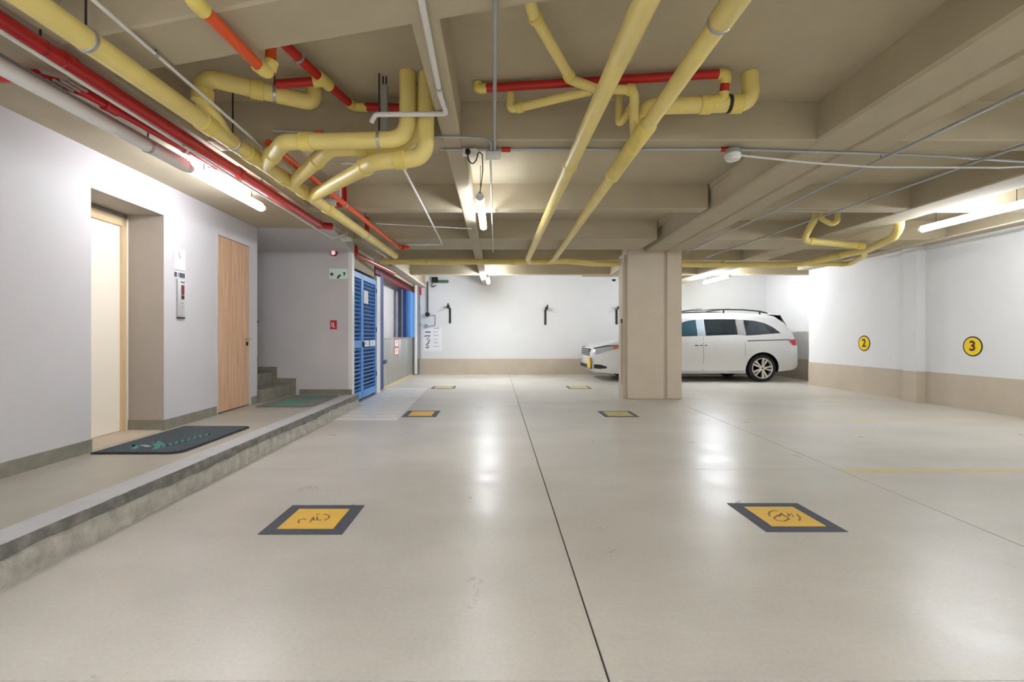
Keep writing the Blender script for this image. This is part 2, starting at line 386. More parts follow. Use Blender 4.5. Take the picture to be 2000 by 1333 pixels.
for (ya, yb) in ((3.70, 3.92), (5.69, 5.87), (7.5, 8.38), (9.6, 9.8), (11.7, 11.9), (-.3, -.1), (-2.3, -2.1), (-4.3, -4.1), (-6.9, -6.7)):
    spans = ((-2.3, -.39), (-.28, 2.48), (2.95, 4.9), (5.2, 7.0)) if ya < 11 else ((-2.3, -.39), (-.28, 2.75), (3.2, 4.9), (5.2, XR2))
    for (xa, xb) in spans: beam('cross_beam', [(xa, ya), (xb, ya), (xb, yb), (xa, yb)], SOF+.004)
dy = lambda x: 2.667-.258*(x+1.746)
beam('skew_beam', [(-2.4, dy(-2.4)-.33), (2.42, dy(2.42)-.33), (2.42, dy(2.42)), (-2.4, dy(-2.4))], SOF-.002)
# ---- column under the twin beam
co = struct('column', MB().box(2.32, 2.975, 8.62, 8.97, 0, SLAB, .012, 1), 'column_paint', 'beige twin concrete column in front of the van')
co['label'] = 'beige twin concrete column in front of the van'; co['category'] = 'column'; 
MB().box(3.025, 3.295, 8.62, 8.97, 0, SLAB, .012, 1).build('column_half', 'column_paint', co)
MB().box(2.97, 3.03, 8.645, 8.93, 0, SLAB).build('joint_filler', 'dado', co)
MB().box(2.26, 2.32, 8.70, 8.97, 0, 2.58).build('edge_strip', 'column_paint', co)
cg = tag(MB().box(2.24, 2.262, 8.72, 8.76, .25, 1.36, .004, 1).build('corner_guard', 'dado'), 'narrow vertical corner guard strip on the twin column', 'corner guard')
MB().box(2.238, 2.262, 8.715, 8.765, 1.36, 1.43).build('guard_cap', 'dark_steel', cg)

# ================================================================= LAMPS
def lamp(label, X, y0, y1, z, lit=True, wd=.085, wires=True, group=None, cat='lamp', tube='tube_lit'):
    o = empty('tube_lamp', label, cat, group); yc = (y0+y1)/2
    MB().box(X-.018, X+.018, y0, y1, z+.034, z+.054, .004, 1).build('housing', 'white_plastic', o)
    mb = MB(); prof = [(wd/2*math.cos(t_), .002+.034*math.sin(t_)) for t_ in [2*math.pi*k_/16 for k_ in range(16)]]
    mb.prism([(X+a, y0+.03, z+b) for a, b in prof], [(X+a, y1-.03, z+b) for a, b in prof]); mb.build('diffuser', tube if lit else 'white_plastic', o)
    for ya, yb in ((y0, y0+.03), (y1-.03, y1)):
        mb = MB(); mb.prism([(X+a*1.03, ya, z+b*1.05) for a, b in prof], [(X+a*1.03, yb, z+b*1.05) for a, b in prof]); mb.build('end_cap', 'white_plastic', o)
    if wires:
        for y in (y0+.22, y1-.22):
            top = SLAB
            for (ya, yb) in ((3.70, 3.92), (5.69, 5.87), (7.5, 8.38), (9.6, 9.8), (11.7, 11.9), (-.3, -.1), (-2.3, -2.1), (-4.3, -4.1), (-6.9, -6.7)):
                if ya-.01 < y < yb+.01: top = SOF+.01
            if X < -2.21 or X > 6.95: top = SOF+.01
            MB().tube([(X, y, z+.05), (X, y, top)], .0035, 6).build('hanger_wire', 'dark_steel', o)
    return o
lamp('lit tube lamp hanging over the lift lobby walkway', -2.445, 3.83, 5.06, CH+1.33, tube='tube_lobby')
lamp('lit tube lamp hanging beside the central rib beam near the power socket', -.17, 4.87, 6.27, CH+1.40, tube='tube_dim')
lamp('lit tube lamp on the central aisle beside the far white wall', -.215, 11.35, 12.75, CH+1.40, tube='tube_bright')
lamp('lit tube lamp hanging over the bay marked three', 5.60, 5.0, 6.40, CH+1.40)
lamp('lit tube lamp hanging above the parked van', 5.45, 11.33, 12.73, CH+1.40, tube='tube_bright')
lamp('added fill tube lamp on the central aisle behind the camera', -.17, -1.9, -.5, CH+1.40, tube='tube_bright')  # this and the next four: unseen fill lamps added to raise the general light
lamp('added fill tube lamp at the rear end of the central aisle', -.17, -6.6, -5.2, CH+1.40, tube='tube_bright')
lamp('added fill tube lamp over the right bays by the rear wall', 5.60, -6.6, -5.2, CH+1.40, tube='tube_bright')
lamp('added fill tube lamp over the right bays behind the camera', 5.60, -1.4, 0.0, CH+1.40, tube='tube_bright')
lamp('added fill tube lamp over the walkway behind the camera', -2.445, -1.6, -.37, CH+1.33)
# unlit round tube in line with the lobby lamp
o = empty('unlit_tube_lamp', 'unlit round white tube lamp above the lift opening', 'lamp')
MB().tube([(-2.445, 1.7, CH+1.33), (-2.445, 3.80, CH+1.33)], .042, 24).build('tube', 'white_plastic', o)
MB().box(-2.465, -2.425, 1.7, 3.80, CH+1.365, CH+1.385).build('channel', 'conduit_grey', o)
for y in (2.2, 3.4):
    MB().tube([(-2.445, y-.012, CH+1.33), (-2.445, y+.012, CH+1.33)], .046, 24).build('clip', 'steel', o)
    MB().tube([(-2.445, y, CH+1.37), (-2.445, y, SOF+.01)], .005, 8).build('hanger_rod', 'dark_steel', o)

# ================================================================= YELLOW DRAIN PIPES
R4 = .055                                               # 110 mm pipe
HP = 1.38
# P1: main beside the fire pipe
a, b = ph(167, 77, HP), ph(772, 500, HP)
d = (b-a).normalized(); p0 = a-d*4.0; p1 = b
o = empty('drain_pipe', 'long yellow drain main running beside the red fire pipe', 'pipe', 'yellow drain pipes')
pipe(o, 'pipe', [p0, p1], R4, 'pipe_yellow', seg=28)
P1 = lambda y: a+d*((y-a.y)/d.y)
for y in (3.15, 3.68, 4.22, 4.64, 5.25): coupling(o, P1(y-.06), P1(y+.06), .5, R4, 'fitting_yellow', .12)
hanger(o, P1(2.255), R4, SLAB); hanger(o, P1(3.45), R4, SLAB); hanger(o, P1(6.6), R4, SLAB)
def branch(label, pts, r=R4, m='pipe_yellow', name='drain_branch', rad=None, couple=(), cat='pipe', group='yellow drain pipes', fit='fitting_yellow', top=False, seg=24):
    o = empty(name, label, cat, group); pipe(o, 'pipe', pts, r, m, rad, seg)
    for (i, t) in couple: coupling(o, pts[i], pts[i+1], t, r, fit, .08 if r > .04 else .05)
    if top: MB().lathe([(r+.02, 0), (r+.02, -.008), (r, -.012)], (pts[0][0], pts[0][1], SLAB), (0, 0, 1), 24).build('collar', fit, o)
    return o
# L1 gooseneck over the main
c = P1(3.36)
q = [(-1.29, 3.42, SLAB), (-1.29, 3.42, CH+1.645), (-1.45, 3.30, CH+1.635), (-1.865, 3.09, CH+1.655), (-1.875, 3.09, CH+1.50), (c.x, c.y, c.z)]
o = branch('yellow gooseneck branch looping over the drain main', q, rad=.11, couple=((2, .35), (3, .8)))
hanger(o, (-1.50, 3.275, CH+1.637), R4, SLAB, (1, .4, 0))
# three stacked branches dropping from the slab beside the rib beam
q = [(-.605, 3.29, SLAB), (-.605, 3.29, CH+1.335), (-1.46, 3.33, CH+1.335), P1(3.90)]
o = branch('yellow drain drop pipe turning left above the two others', q, rad=.14, couple=((1, .82), (2, .55)))
hanger(o, (-.80, 3.30, CH+1.335), R4, SLAB, (1, 0, 0))
q = [(-.60, 3.47, SLAB), (-.60, 3.47, CH+1.355), (-1.20, 3.50, CH+1.355), P1(4.38)]
o = branch('yellow drain drop pipe hidden between its two neighbours', q, rad=.14, couple=((1, .6), (2, .3)))
q = [(-.482, 3.31, SLAB), (-.482, 3.31, CH+1.216), (-.84, 3.36, CH+1.208), P1(4.80)]
o = branch('yellow drain drop pipe against the rib beam with the lowest elbow', q, rad=.12, couple=((1, .5), (2, .12)))
# P2 transverse collector in front of the far bays
q = [ph(742, 511, 1.36), ph(1050, 510, 1.36), ph(1110, 508, 1.37), ph(1160, 515, 1.36), ph(1300, 516, 1.35), ph(1540, 517, 1.33), (5.62, 8.85, CH+1.33), (5.72, 7.45, CH+1.34), (5.42, 6.62, CH+1.35), (5.36, 6.45, CH+1.44), (5.36, 6.45, SLAB)]
for k in range(6): q[k].y = 9.08; 
q[0].x, q[1].x, q[2].x, q[3].x, q[4].x, q[5].x = -2.18, .75, 1.32, 1.8, 3.15, 5.3
for k, z in enumerate((1.395, 1.395, 1.41, 1.36, 1.35, 1.335)): q[k].z = CH+z
o = branch('yellow drain collector crossing behind the twin column', q, name='drain_pipe', rad=.12, couple=((0, .3), (0, .85), (4, .5), (6, .6)))
# right wall connections to the collector
q = [(5.47, 6.1, SLAB), (5.15, 7.0, CH+1.62), (5.05, 7.45, CH+1.42), (5.05, 7.5, CH+1.39), (5.70, 7.45, CH+1.38)]
q = [py(1592, 427, 7.0), py(1568, 470, 7.2), py(1688, 481, 7.2)]
q[0].z = SLAB-.02 if q[0].z > SLAB else q[0].z
branch('yellow bent branch feeding the collector near bay two', [ (q[0].x, q[0].y, SLAB), q[0], q[1], q[2]], r=.048, rad=.09, couple=((2, .15), (2, .92)))
q = [py(1605, 428, 6.6), py(1625, 438, 6.55), py(1636, 432, 6.5)]
branch('short yellow trap elbow above the bent branch', [(q[0].x, q[0].y, SLAB), q[0], q[1], q[2], (q[2].x, q[2].y, SLAB)], r=.035, rad=.05)
q = [py(1580, 516, 8.75), py(1660, 516, 8.7), py(1688, 500, 7.9), py(1690, 486, 7.5)]
branch('lower yellow stub joining the collector from the side', q, r=.042, rad=.09, couple=((0, .8),))
# P3, P4 parallel collectors
a, b = ph(1262, 0, 1.40), ph(1035, 497, 1.40)
d = (b-a).normalized(); P3 = lambda y: a+d*((y-a.y)/d.y)
o = empty('drain_pipe', 'yellow drain pipe parallel to the rib beam, nearer to it', 'pipe', 'yellow drain pipes')
e3 = P3(8.75); pipe(o, 'pipe', [P3(YB+.3), e3, (e3.x+.06, 9.06, CH+1.395)], .051, 'pipe_yellow', seg=28, rad=.1)
for y in (-1, 4.0): coupling(o, P3(y-.1), P3(y+.1), .5, .051, 'pipe_yellow', .1)
MB().tube([P3(-1.5), P3(2.42), P3(2.43)], [.055, .055, .0515], 28).build('pipe_socket', 'pipe_yellow', o)
hanger(o, P3(1.6), .055, SLAB)
a4, b4 = ph(1436, 0, 1.40), ph(1080, 510, 1.40)
d4 = (b4-a4).normalized(); P4 = lambda y: a4+d4*((y-a4.y)/d4.y)
o = empty('drain_pipe', 'yellow drain pipe between the rib beam and twin beam, farther from the rib', 'pipe', 'yellow drain pipes')
e4 = P4(8.75); pipe(o, 'pipe', [P4(YB+.3), e4, (e4.x-.06, 9.06, CH+1.395)], .047, 'pipe_yellow', seg=28, rad=.1)
MB().tube([P4(-1.5), P4(2.14), P4(2.15)], [.056, .056, .048], 28).build('pipe_socket', 'pipe_yellow', o)
MB().tube([P4(3.20), P4(3.215), P4(4.2), P4(4.215)], [.050, .060, .058, .048], 28).build('wye_fitting', 'fitting_yellow', o)
coupling(o, P4(4.2), P4(4.3), .0, .054, 'pipe_yellow', .08)
hanger(o, P4(2.16), .05, SLAB, m='steel')
# traps in the coffer above P4
c = P4(3.42)
q = [(1.72, 3.30, SLAB), (1.735, 3.30, CH+1.585), (1.05, 3.33, CH+1.58), (c.x+.03, c.y-.02, CH+1.57), c]
o = branch('thick yellow trap pipe under the red pipe by the twin beam', q, r=R4, rad=.13, couple=((1, .15), (1, .45)))
hanger(o, (1.58, 3.305, CH+1.585), R4, SLAB, (1, 0, 0), m='dark_steel')
q = [(.165, 2.42, SLAB), (.165, 2.42, CH+1.675), ph(1042, 28, 1.665), ph(1116, 156, 1.665), ph(1165, 174, 1.66), (.93, 3.27, CH+1.662), (.945, 3.34, CH+1.50), P4(3.52)]
branch('thin yellow pipe from the skew beam bending to the riser', q, r=.031, rad=.06, couple=((2, .04), (2, .93), (4, .9)), name='drain_branch')
q = [(.10, 3.47, SLAB), (.10, 3.47, CH+1.63), (.14, 3.465, CH+1.63), ph(1155, 177, 1.655)]
branch('thin yellow branch with elbow under the red pipe end', q, r=.030, rad=.05, couple=((2, .05),))
q = [(.875, 3.47, SLAB), (.875, 3.47, CH+1.53), (.89, 3.46, CH+1.53), (.99, 3.40, CH+1.66)]
branch('short thin yellow trap beside the riser', q, r=.026, rad=.035, couple=((2, .6),))

# ================================================================= RED AND ORANGE WATER PIPES
g = 'orange and red water pipes'
q = [ph(383, 6, 1.44), ph(508, 130, 1.44)]
o = branch('bright orange pipe crossing under the skew beam', [(q[0].x-.02, q[0].y-.06, SLAB), (q[0].x, q[0].y-.03, CH+1.44), (q[1].x, 2.63, CH+1.44), (q[1].x+.02, 2.66, CH+1.445), (q[1].x+.03, 2.66, SLAB)], r=.029, m='pipe_orange', name='water_pipe', rad=.045, group=g, fit='pipe_yellow')
for (A, B) in (((q[0].x-.005, q[0].y-.03, CH+1.50), (q[0].x+.005, q[0].y+.05, CH+1.44)), ((q[1].x-.01, 2.57, CH+1.44), (q[1].x+.03, 2.66, CH+1.51))):
    mid = Vector((A[0]*.5+B[0]*.5, A[1] if A[2] > B[2] else B[1], CH+1.44)); MB().tube(rounded([A, mid, B], .045), .035, 20).build('elbow', 'fitting_yellow', o)
t0, t1, t2 = ph(565, 95, 1.72), ph(632, 158, 1.72), ph(692, 211, 1.715)
t2.y = 3.62
o = branch('red water pipe with yellow tee above the gooseneck', [at(t0, t1, -.3), t1, t2, (-.66, 3.63, CH+1.71)], r=.029, m='pipe_red', name='water_pipe', rad=.04, group=g)
coupling(o, t1, t2, 0, .031, 'fitting_yellow', .14, 'tee'); MB().tube(rounded([at(t1, t2, .82), t2, (t2.x+.1, 3.628, CH+1.712)], .05), .034, 20).build('elbow', 'fitting_yellow', o)
coupling(o, t2, (-.66, 3.63, CH+1.71), .55, .030, 'fitting_yellow', .04); coupling(o, t0, t1, .25, .030, 'steel', .02, 'clamp')
pipe(o, 'side_run', [t1, (-1.46, 3.21, CH+1.67)], .029, 'pipe_red')
coupling(o, t1, (-1.46, 3.21, CH+1.67), .1, .030, 'fitting_yellow', .08)
q = [ph(548, 299, 1.458), ph(776, 481, 1.458)]
o = branch('long orange pipe running behind the drain branches', [at(q[0], q[1], -.05), q[1], (q[1].x+.14, q[1].y+.15, CH+1.44), (q[1].x+.14, q[1].y+.15, SOF+.004)], r=.028, m='pipe_orange', name='water_pipe', rad=.05, group=g, couple=((1, .5),), fit='pipe_red')
hanger(o, at(q[0], q[1], .38), .028, SLAB)
r0, r1 = ph(945, 173, 1.745), ph(1410, 144, 1.745)
o = branch('red pipe hugging the coffer slab above the yellow traps', [(r0.x-.05, r0.y, SLAB), (r0.x-.045, r0.y, CH+1.745), r1, (r1.x+.03, r1.y, CH+1.74), (r1.x+.03, r1.y+.05, CH+1.60), (r1.x-.09, r1.y+.07, CH+1.59)], r=.029, m='pipe_red', name='water_pipe', rad=.04, group=g)
MB().tube(rounded([(r0.x-.045, r0.y, CH+1.785), (r0.x-.045, r0.y, CH+1.745), at(r0, r1, .012)], .035), .034, 20).build('elbow', 'fitting_yellow', o)
MB().tube(rounded([at(r0, r1, .985), (r1.x+.03, r1.y, CH+1.742), (r1.x+.03, r1.y+.018, CH+1.69)], .05), .034, 20).build('elbow', 'fitting_yellow', o)
MB().tube(rounded([(r1.x+.03, r1.y+.04, CH+1.645), (r1.x+.03, r1.y+.05, CH+1.60), (r1.x-.10, r1.y+.07, CH+1.59)], .06), .035, 20).build('elbow', 'fitting_yellow', o)
# sprinkler drops near the second cross beam
for (x, y0_, y1_, Y, lab) in ((673, 352, 396, 5.4, 'short red vertical pipe dropping in front of the second cross beam'), (717, 412, 458, 7.3, 'short red vertical pipe dropping in front of the third cross beam')):
    p = py(x, y1_, Y); o = empty('sprinkler_drop', lab, 'pipe', 'red fire pipes')
    MB().tube([(p.x, Y, SLAB), (p.x, Y, p.z)], .03, 16).build('pipe', 'fire_red', o)
    MB().tube(rounded([(p.x, Y, p.z+.02), (p.x, Y, p.z-.02), (p.x-.08, Y, p.z-.03)], .03), .032, 16).build('elbow', 'fire_red', o)
p = py(661, 388, 5.5); tag(MB().box(p.x-.03, p.x+.03, 5.46, 5.52, p.z, SLAB, .006, 1).build('white_drop_box', 'white_plastic'), 'white vertical cable duct beside the short red pipe', 'cable duct')

# ================================================================= RED FIRE PIPES
HF = 1.41
a, b = ph(0, 41, HF), ph(627, 441, HF); d = (b-a).normalized(); F1 = lambda y: a+d*((y-a.y)/d.y)
o = empty('fire_pipe', 'thick glossy red fire main beside the yellow drain main', 'pipe', 'red fire pipes')
pipe(o, 'pipe', [F1(-4.2), F1(6.15), F1(6.22)+Vector((.12, .02, 0))], .045, 'fire_red', seg=28)
for y in (2.5, 4.2, 6.12): coupling(o, F1(y-.05), F1(y+.05), .5, .045, 'fire_red', .08)
for y in (2.36, 4.6): hanger(o, F1(y), .04, SOF+.01, m='dark_steel')
HF2 = 1.432; a2, b2 = ph(178, 187, HF2), ph(430, 330, HF2); d2 = (b2-a2).normalized(); F2 = lambda y: a2+d2*((y-a2.y)/d2.y)
o = empty('fire_pipe', 'thinner red fire pipe turning towards the grey wall', 'pipe', 'red fire pipes')
l0 = (-3.19, 2.68, CH+1.43)
pipe(o, 'pipe', [l0, (-2.55, 2.68, CH+1.432), (F2(2.95).x-.01, 2.82, CH+HF2), F2(3.1), F2(5.0), (F2(5.0).x, F2(5.0).y+.03, SOF)], .030, 'fire_red', rad=.12)
coupling(o, (-2.66, 2.68, CH+HF2), (-2.5, 2.68, CH+HF2), .5, .033, 'fire_red', .10); coupling(o, F2(2.95), F2(3.1), .5, .033, 'fire_red', .10)
MB().lathe([(.05, 0), (.05, .02), (.035, .03)], (-2.52, 2.70, CH+HF2-.02), (0, 0, 1), 16).build('union_nut', 'fire_red', o)
for k in range(4): MB().tube([(-2.47+.04*k, 2.66, CH+HF2-.026), (-2.47+.04*k, 2.78, CH+HF2-.026)], .009, 8).build('bolt', 'steel', o)
coupling(o, F2(4.0), F2(4.1), .5, .032, 'fire_red', .05)
hanger(o, F2(3.7), .03, SOF+.01); hanger(o, F2(4.6), .03, SOF+.01)
q = [py(694, 470, 7.95), py(694, 497, 7.95), ph(770, 534, 1.27)]
o = branch('red fire pipe dropping over the blue louvred doors', [(q[0].x, q[0].y, SOF), q[1], q[2]], r=.034, m='fire_red', name='fire_pipe', rad=.06, group='red fire pipes', couple=((0, .75),), fit='fire_red')
MB().tube([(q[0].x, q[0].y, SOF-.03), (q[0].x, q[0].y, SOF-.11)], .045, 20).build('valve_body', 'fire_red', o)

# ================================================================= CONDUITS, BOXES, CABLES
def conduit(label, pts, r=.011, m='conduit_white', rad=.05, clips=(), name='conduit', top=SOF):
    o = empty(name, label, 'conduit', 'electrical conduits'); pipe(o, 'tube', pts, r, m, rad, 12)
    for (i, t) in clips:
        p = at(pts[i], pts[i+1], t); dd = (Vector(pts[i+1])-Vector(pts[i])).normalized()
        MB().tube([p-dd*.012, p+dd*.012], r+.003, 12).build('clip', 'steel', o)
        if top-p.z > .02: MB().tube([p, (p.x, p.y, top)], .003, 6).build('hanger_wire', 'dark_steel', o)
    return o
def ln(x0, y0, x1, y1, H, t0=0., t1=1.):
    a, b = ph(x0, y0, H), ph(x1, y1, H); return [at(a, b, t0), at(a, b, t1)]
q = ln(967, 0, 966, 298, 1.46); q[0] = at(q[0], q[1], -1.5)
conduit('grey conduit running down the aisle to the white junction box', [q[0], q[1]], .0115, 'conduit_grey', clips=((0, .55), (0, .8)))
q = ln(958, 308, 963, 492, 1.46); conduit('thin white conduit continuing beyond the junction box to the far bays', q, .008, clips=((0, .9), (0, .4)))
q = ln(823, 0, 860, 187, 1.466); z = CH+1.466
conduit('white conduit fixed under the rib beam with a left turn', [at(q[0], q[1], -1.2), q[1], (-.33, 3.195, z), (-.80, 3.195, z-.005), (-.83, 3.215, z-.05)], .0165, rad=.03, clips=((0, .95),))
p = py(751, 165, 3.34); tag(MB().box(p.x-.024, p.x+.022, 3.32, 3.36, CH+1.40, CH+1.73, .006, 1).build('support_channel', 'conduit_grey'), 'short grey vertical channel hanging by the drain drop pipes', 'channel')
for x_ in (-.01, .012): MB().tube([(p.x+x_, 3.34, CH+1.72), (p.x+x_, 3.34, SLAB)], .005, 8).build('threaded_rod', 'dark_steel', bpy.data.objects['support_channel'])
q = [py(465, 239, 3.40), py(730, 236, 3.40), py(880, 235, 3.45), py(930, 240, 3.5), py(957, 262, 3.6), py(960, 296, 3.75)]
for k_ in q[:3]: k_.z = CH+1.472
q[3].z = CH+1.47; q[4].z = CH+1.468; q[5].z = CH+1.455
o = conduit('thin grey conduit crossing the coffer with a sweeping bend', [(-1.60, 3.47, CH+1.472), (-.86, 3.56, CH+1.472), (-.25, 3.585, CH+1.472), (-.08, 3.60, CH+1.47), (-.04, 3.66, CH+1.462), (-.04, 3.80, CH+1.455)], .0095, 'conduit_grey', rad=.12)
coupling(o, (-1.60, 3.47, CH+1.472), (-.86, 3.56, CH+1.472), .42, .0095, 'pipe_orange', .06)
coupling(o, (-1.60, 3.47, CH+1.472), (-.86, 3.56, CH+1.472), .84, .0095, 'white_plastic', .04)
q = ln(182, 0, 512, 287, 1.462); conduit('thin white conduit slanting between drain main and orange pipe', [at(q[0], q[1], -1.5), q[1]], .0095, clips=((0, .7),))
q = ln(784, 322, 861, 470, 1.462); conduit('white conduit below the drain branches ending in a left turn', [(q[0].x-.5, q[0].y-.04, CH+1.462), q[0], q[1], (q[1].x-.02, 7.70, CH+1.455), (-1.42, 7.72, CH+1.455)], .012, rad=.06, clips=((1, .5),))
q = [ph(735, 437, 1.482), ph(921, 447, 1.482)]; conduit('very thin white conduit across the left coffers', q, .006)
q = ln(0, 61, 648, 466, 1.335); conduit('white conduit running just below the thick red fire main', [at(q[0], q[1], -.8), q[1], (q[1].x+.16, q[1].y+.05, CH+1.40)], .0105, rad=.04, clips=((0, .6), (0, .9)), top=0)
q = [(-.45, 3.84, CH+1.478), (-.02, 3.84, CH+1.478), (1.86, 3.835, CH+1.478)]
o = conduit('grey conduit below the first cross beam ending at the dome sensor', q, .010, 'conduit_grey', clips=((1, .4),))
coupling(o, q[1], q[2], .05, .011, 'pipe_red', .07); coupling(o, q[1], q[2], .97, .011, 'pipe_red', .06)
o = conduit('dark grey conduit from the dome sensor towards bay three', [(1.88, 3.835, CH+1.478), (3.4, 3.95, CH+1.478), (4.5, 4.10, CH+1.478), (6.9, 4.15, CH+1.478)], .010, 'conduit_grey', clips=((0, .45), (2, .4)))
o = conduit('thin white conduit sagging from the dome sensor to the right', [(1.9, 3.85, CH+1.44), (2.6, 4.0, CH+1.43), (3.2, 4.1, CH+1.43), (4.3, 4.14, CH+1.44), (4.7, 4.13, CH+1.455)], .008, rad=.2)
q = ln(2000, 178, 1340, 494, 1.455); conduit('grey conduit along the outer edge of the twin beam', [at(q[0], q[1], -.6), q[1]], .011, 'conduit_grey', clips=((0, .5), (0, .75)))
q = ln(2000, 283, 1380, 503, 1.455); conduit('grey conduit through the middle of the right coffers', [at(q[0], q[1], -.6), q[1]], .0105, 'conduit_grey', clips=((0, .55), (0, .8)))
q = ln(2000, 430, 1690, 500, 1.44); conduit('brown conduit along the top of the right wall', [at(q[0], q[1], -.6), at(q[0], q[1], 1.4)], .012, 'dado', clips=((0, .5), (0, .8)))
q = [py(1522, 407, 5.5), py(1590, 427, 5.65)]; conduit('short link conduit between the two grey conduits', [(3.20, 5.58, CH+1.46), (3.86, 5.66, CH+1.46)], .008, 'conduit_grey')
# dome sensor
o = empty('dome_sensor', 'white round dome sensor below the first cross beam', 'sensor')
MB().lathe([(.0, .075), (.055, .07), (.055, .03), (.0, .03)], (1.86, 3.82, CH+1.40), (0, 0, 1)).build('base', 'conduit_grey', o)
MB().lathe([(.0, .035), (.06, .035), (.062, .01), (.05, -.012), (.0, -.02)], (1.86, 3.82, CH+1.40), (0, 0, 1)).build('dome', 'white_plastic', o)
MB().tube([(1.86, 3.82, CH+1.47), (1.86, 3.82, SOF+.01)], .01, 8).build('stem', 'conduit_grey', o)
# junction box with power socket, plug and flex
jb = empty('junction_box', 'white junction box where the aisle conduits meet', 'junction box')
MB().box(-.085, .03, 3.80, 3.88, CH+1.41, CH+1.455, .006, 1).build('box', 'white_plastic', jb); MB().box(-.08, .025, 3.792, 3.80, CH+1.415, CH+1.45, .004, 1).build('cover', 'white_plastic', jb)
so = empty('power_socket', 'white hanging power socket under the rib beam with black plug', 'socket')
MB().box(-.27, -.15, 3.79, 3.85, CH+1.425, CH+1.47, .005, 1).build('socket_box', 'white_plastic', so)
MB().lathe([(.0, .035), (.018, .035), (.022, 0), (.0, 0)], (-.225, 3.79, CH+1.438), (0, -1, 0), 16).build('plug', 'black', so)
MB().tube([(-.24, 3.83, CH+1.468), (-.24, 3.83, SOF+.03)], .006, 8).build('stem', 'conduit_grey', so)
fx = empty('lamp_cable', 'black flex looping from the socket to the tube lamp', 'cable')
q = [(-.225, 3.76, CH+1.43), (-.222, 3.76, CH+1.37), (-.19, 3.77, CH+1.335), (-.16, 3.78, CH+1.37), (-.14, 3.80, CH+1.45), (-.115, 3.9, CH+1.46), (-.12, 4.2, CH+1.44), (-.15, 4.6, CH+1.41), (-.17, 4.88, CH+1.44)]
MB().tube(rounded(q, .05), .005, 8).build('flex', 'black', fx)
# small white discs and boxes on the left
o = empty('ceiling_disc', 'white round detector beside the orange pipe', 'detector'); p = ph(646, 398, 1.53)
MB().lathe([(.0, .03), (.085, .03), (.085, .0), (.06, -.02), (.0, -.022)], p, (0, 0, 1)).build('body', 'white_plastic', o); MB().tube([p, (p.x, p.y, SOF+.01 if p.x < -2.21 else SLAB)], .008, 8).build('stem', 'conduit_white', o)
o = empty('junction_box', 'white oval junction box over the stair hall corner', 'junction box'); p = ph(678, 467, 1.40)
MB().box(p.x-.09, p.x+.06, p.y-.06, p.y+.06, p.z-.03, p.z+.03, .02, 3).build('box', 'white_plastic', o); MB().tube([p, (p.x, p.y, SOF+.01)], .008, 8).build('stem', 'conduit_white', o)
# ceiling box on the far bay
p = py(1199, 546, 12.6); o = empty('security_camera', 'small white dome camera near the far wall beside the column', 'camera')
MB().lathe([(.0, .05), (.07, .05), (.07, .0), (.0, 0)], p, (0, 0, 1), 20).build('base', 'white_plastic', o); MB().lathe([(.055, 0), (.05, -.03), (.03, -.05), (.0, -.055)], p, (0, 0, 1), 20).build('dome', 'black', o)
MB().tube([p+Vector((0, 0, .05)), (p.x, p.y, SLAB)], .012, 8).build('stem', 'white_plastic', o)

# ================================================================= BLUE LOUVRED DOORS AND BOOTH
XD = -2.335
sw = struct('wall_store', MB().box(-2.6, XD-.04, HY+.12, 9.41, 2.26, SOF+.05), 'ceiling_paint', 'concrete wall strip above the blue louvred doors')
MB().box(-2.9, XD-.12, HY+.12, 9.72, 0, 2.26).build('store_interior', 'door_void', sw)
def leaf(y0, y1, label):
    o = empty('louvred_door', label, 'door', 'blue louvred doors'); X0, X1 = XD-.05, XD
    s = .055 if y1-y0 < .8 else .07
    for (a, b) in ((y0, y0+s), (y1-s, y1)): MB().box(X0, X1, a, b, .04, 2.2, .004, 1).build('stile', 'blue_paint', o)
    for (a, b) in ((.04, .17), (.92, 1.05), (2.10, 2.2)): MB().box(X0, X1, y0+s, y1-s, a, b, .004, 1).build('rail', 'blue_paint', o)
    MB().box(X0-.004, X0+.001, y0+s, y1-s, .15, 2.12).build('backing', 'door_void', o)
    sl = None
    for (z0, z1, n) in ((.17, .92, 11), (1.05, 2.10, 15)):
        for k in range(n):
            zc = z0+(z1-z0)*(k+.5)/n
            if sl is None:
                mb = MB(); mb.prism([(X0+.004, y0+s, -.012), (X0+.010, y0+s, -.018), (X1-.004, y0+s, .010), (X1-.010, y0+s, .018)][::-1], [(X0+.004, y1-s, -.012), (X0+.010, y1-s, -.018), (X1-.004, y1-s, .010), (X1-.010, y1-s, .018)][::-1])
                sl = mb.build('slat', 'blue_paint', o); sl.location.z = zc
            else:
                c_ = sl.copy(); C.objects.link(c_); c_.parent = o; c_.location.z = zc
    return o
l1 = leaf(7.745, 8.42, 'narrow blue louvred door leaf beside the stair hall wall')
l2 = leaf(8.43, 9.40, 'wide blue louvred door leaf with white notices')
MB().box(XD+.001, XD+.004, 8.52, 8.80, 1.70, 1.93).build('paper_notice', 'paper', l2)
MB().box(XD+.001, XD+.004, 8.55, 8.85, .94, 1.04).build('plate_notice', 'paper', l2); MB().box(XD+.001, XD+.004, 8.95, 9.30, .94, 1.04).build('plate_notice', 'paper', l2)
for y in (8.62, 9.10): MB().box(XD+.004, XD+.006, y, y+.03, .965, 1.015).build('notice_print', 'ink_blue', l2)
MB().box(XD, XD+.03, 8.445, 8.475, .93, 1.02, .005, 1).build('padlock', 'black', l2)
for z in (.35, 1.2, 1.95): MB().tube([(XD+.004, 9.395, z), (XD+.004, 9.395, z+.09)], .011, 8).build('hinge', 'blue_dark', l2)
tag(MB().box(XD-.05, XD+.01, 9.42, 9.70, 0, 2.3, .006, 1).build('door_post', 'white_plastic'), 'white post between louvred doors and blue booth frame', 'post')
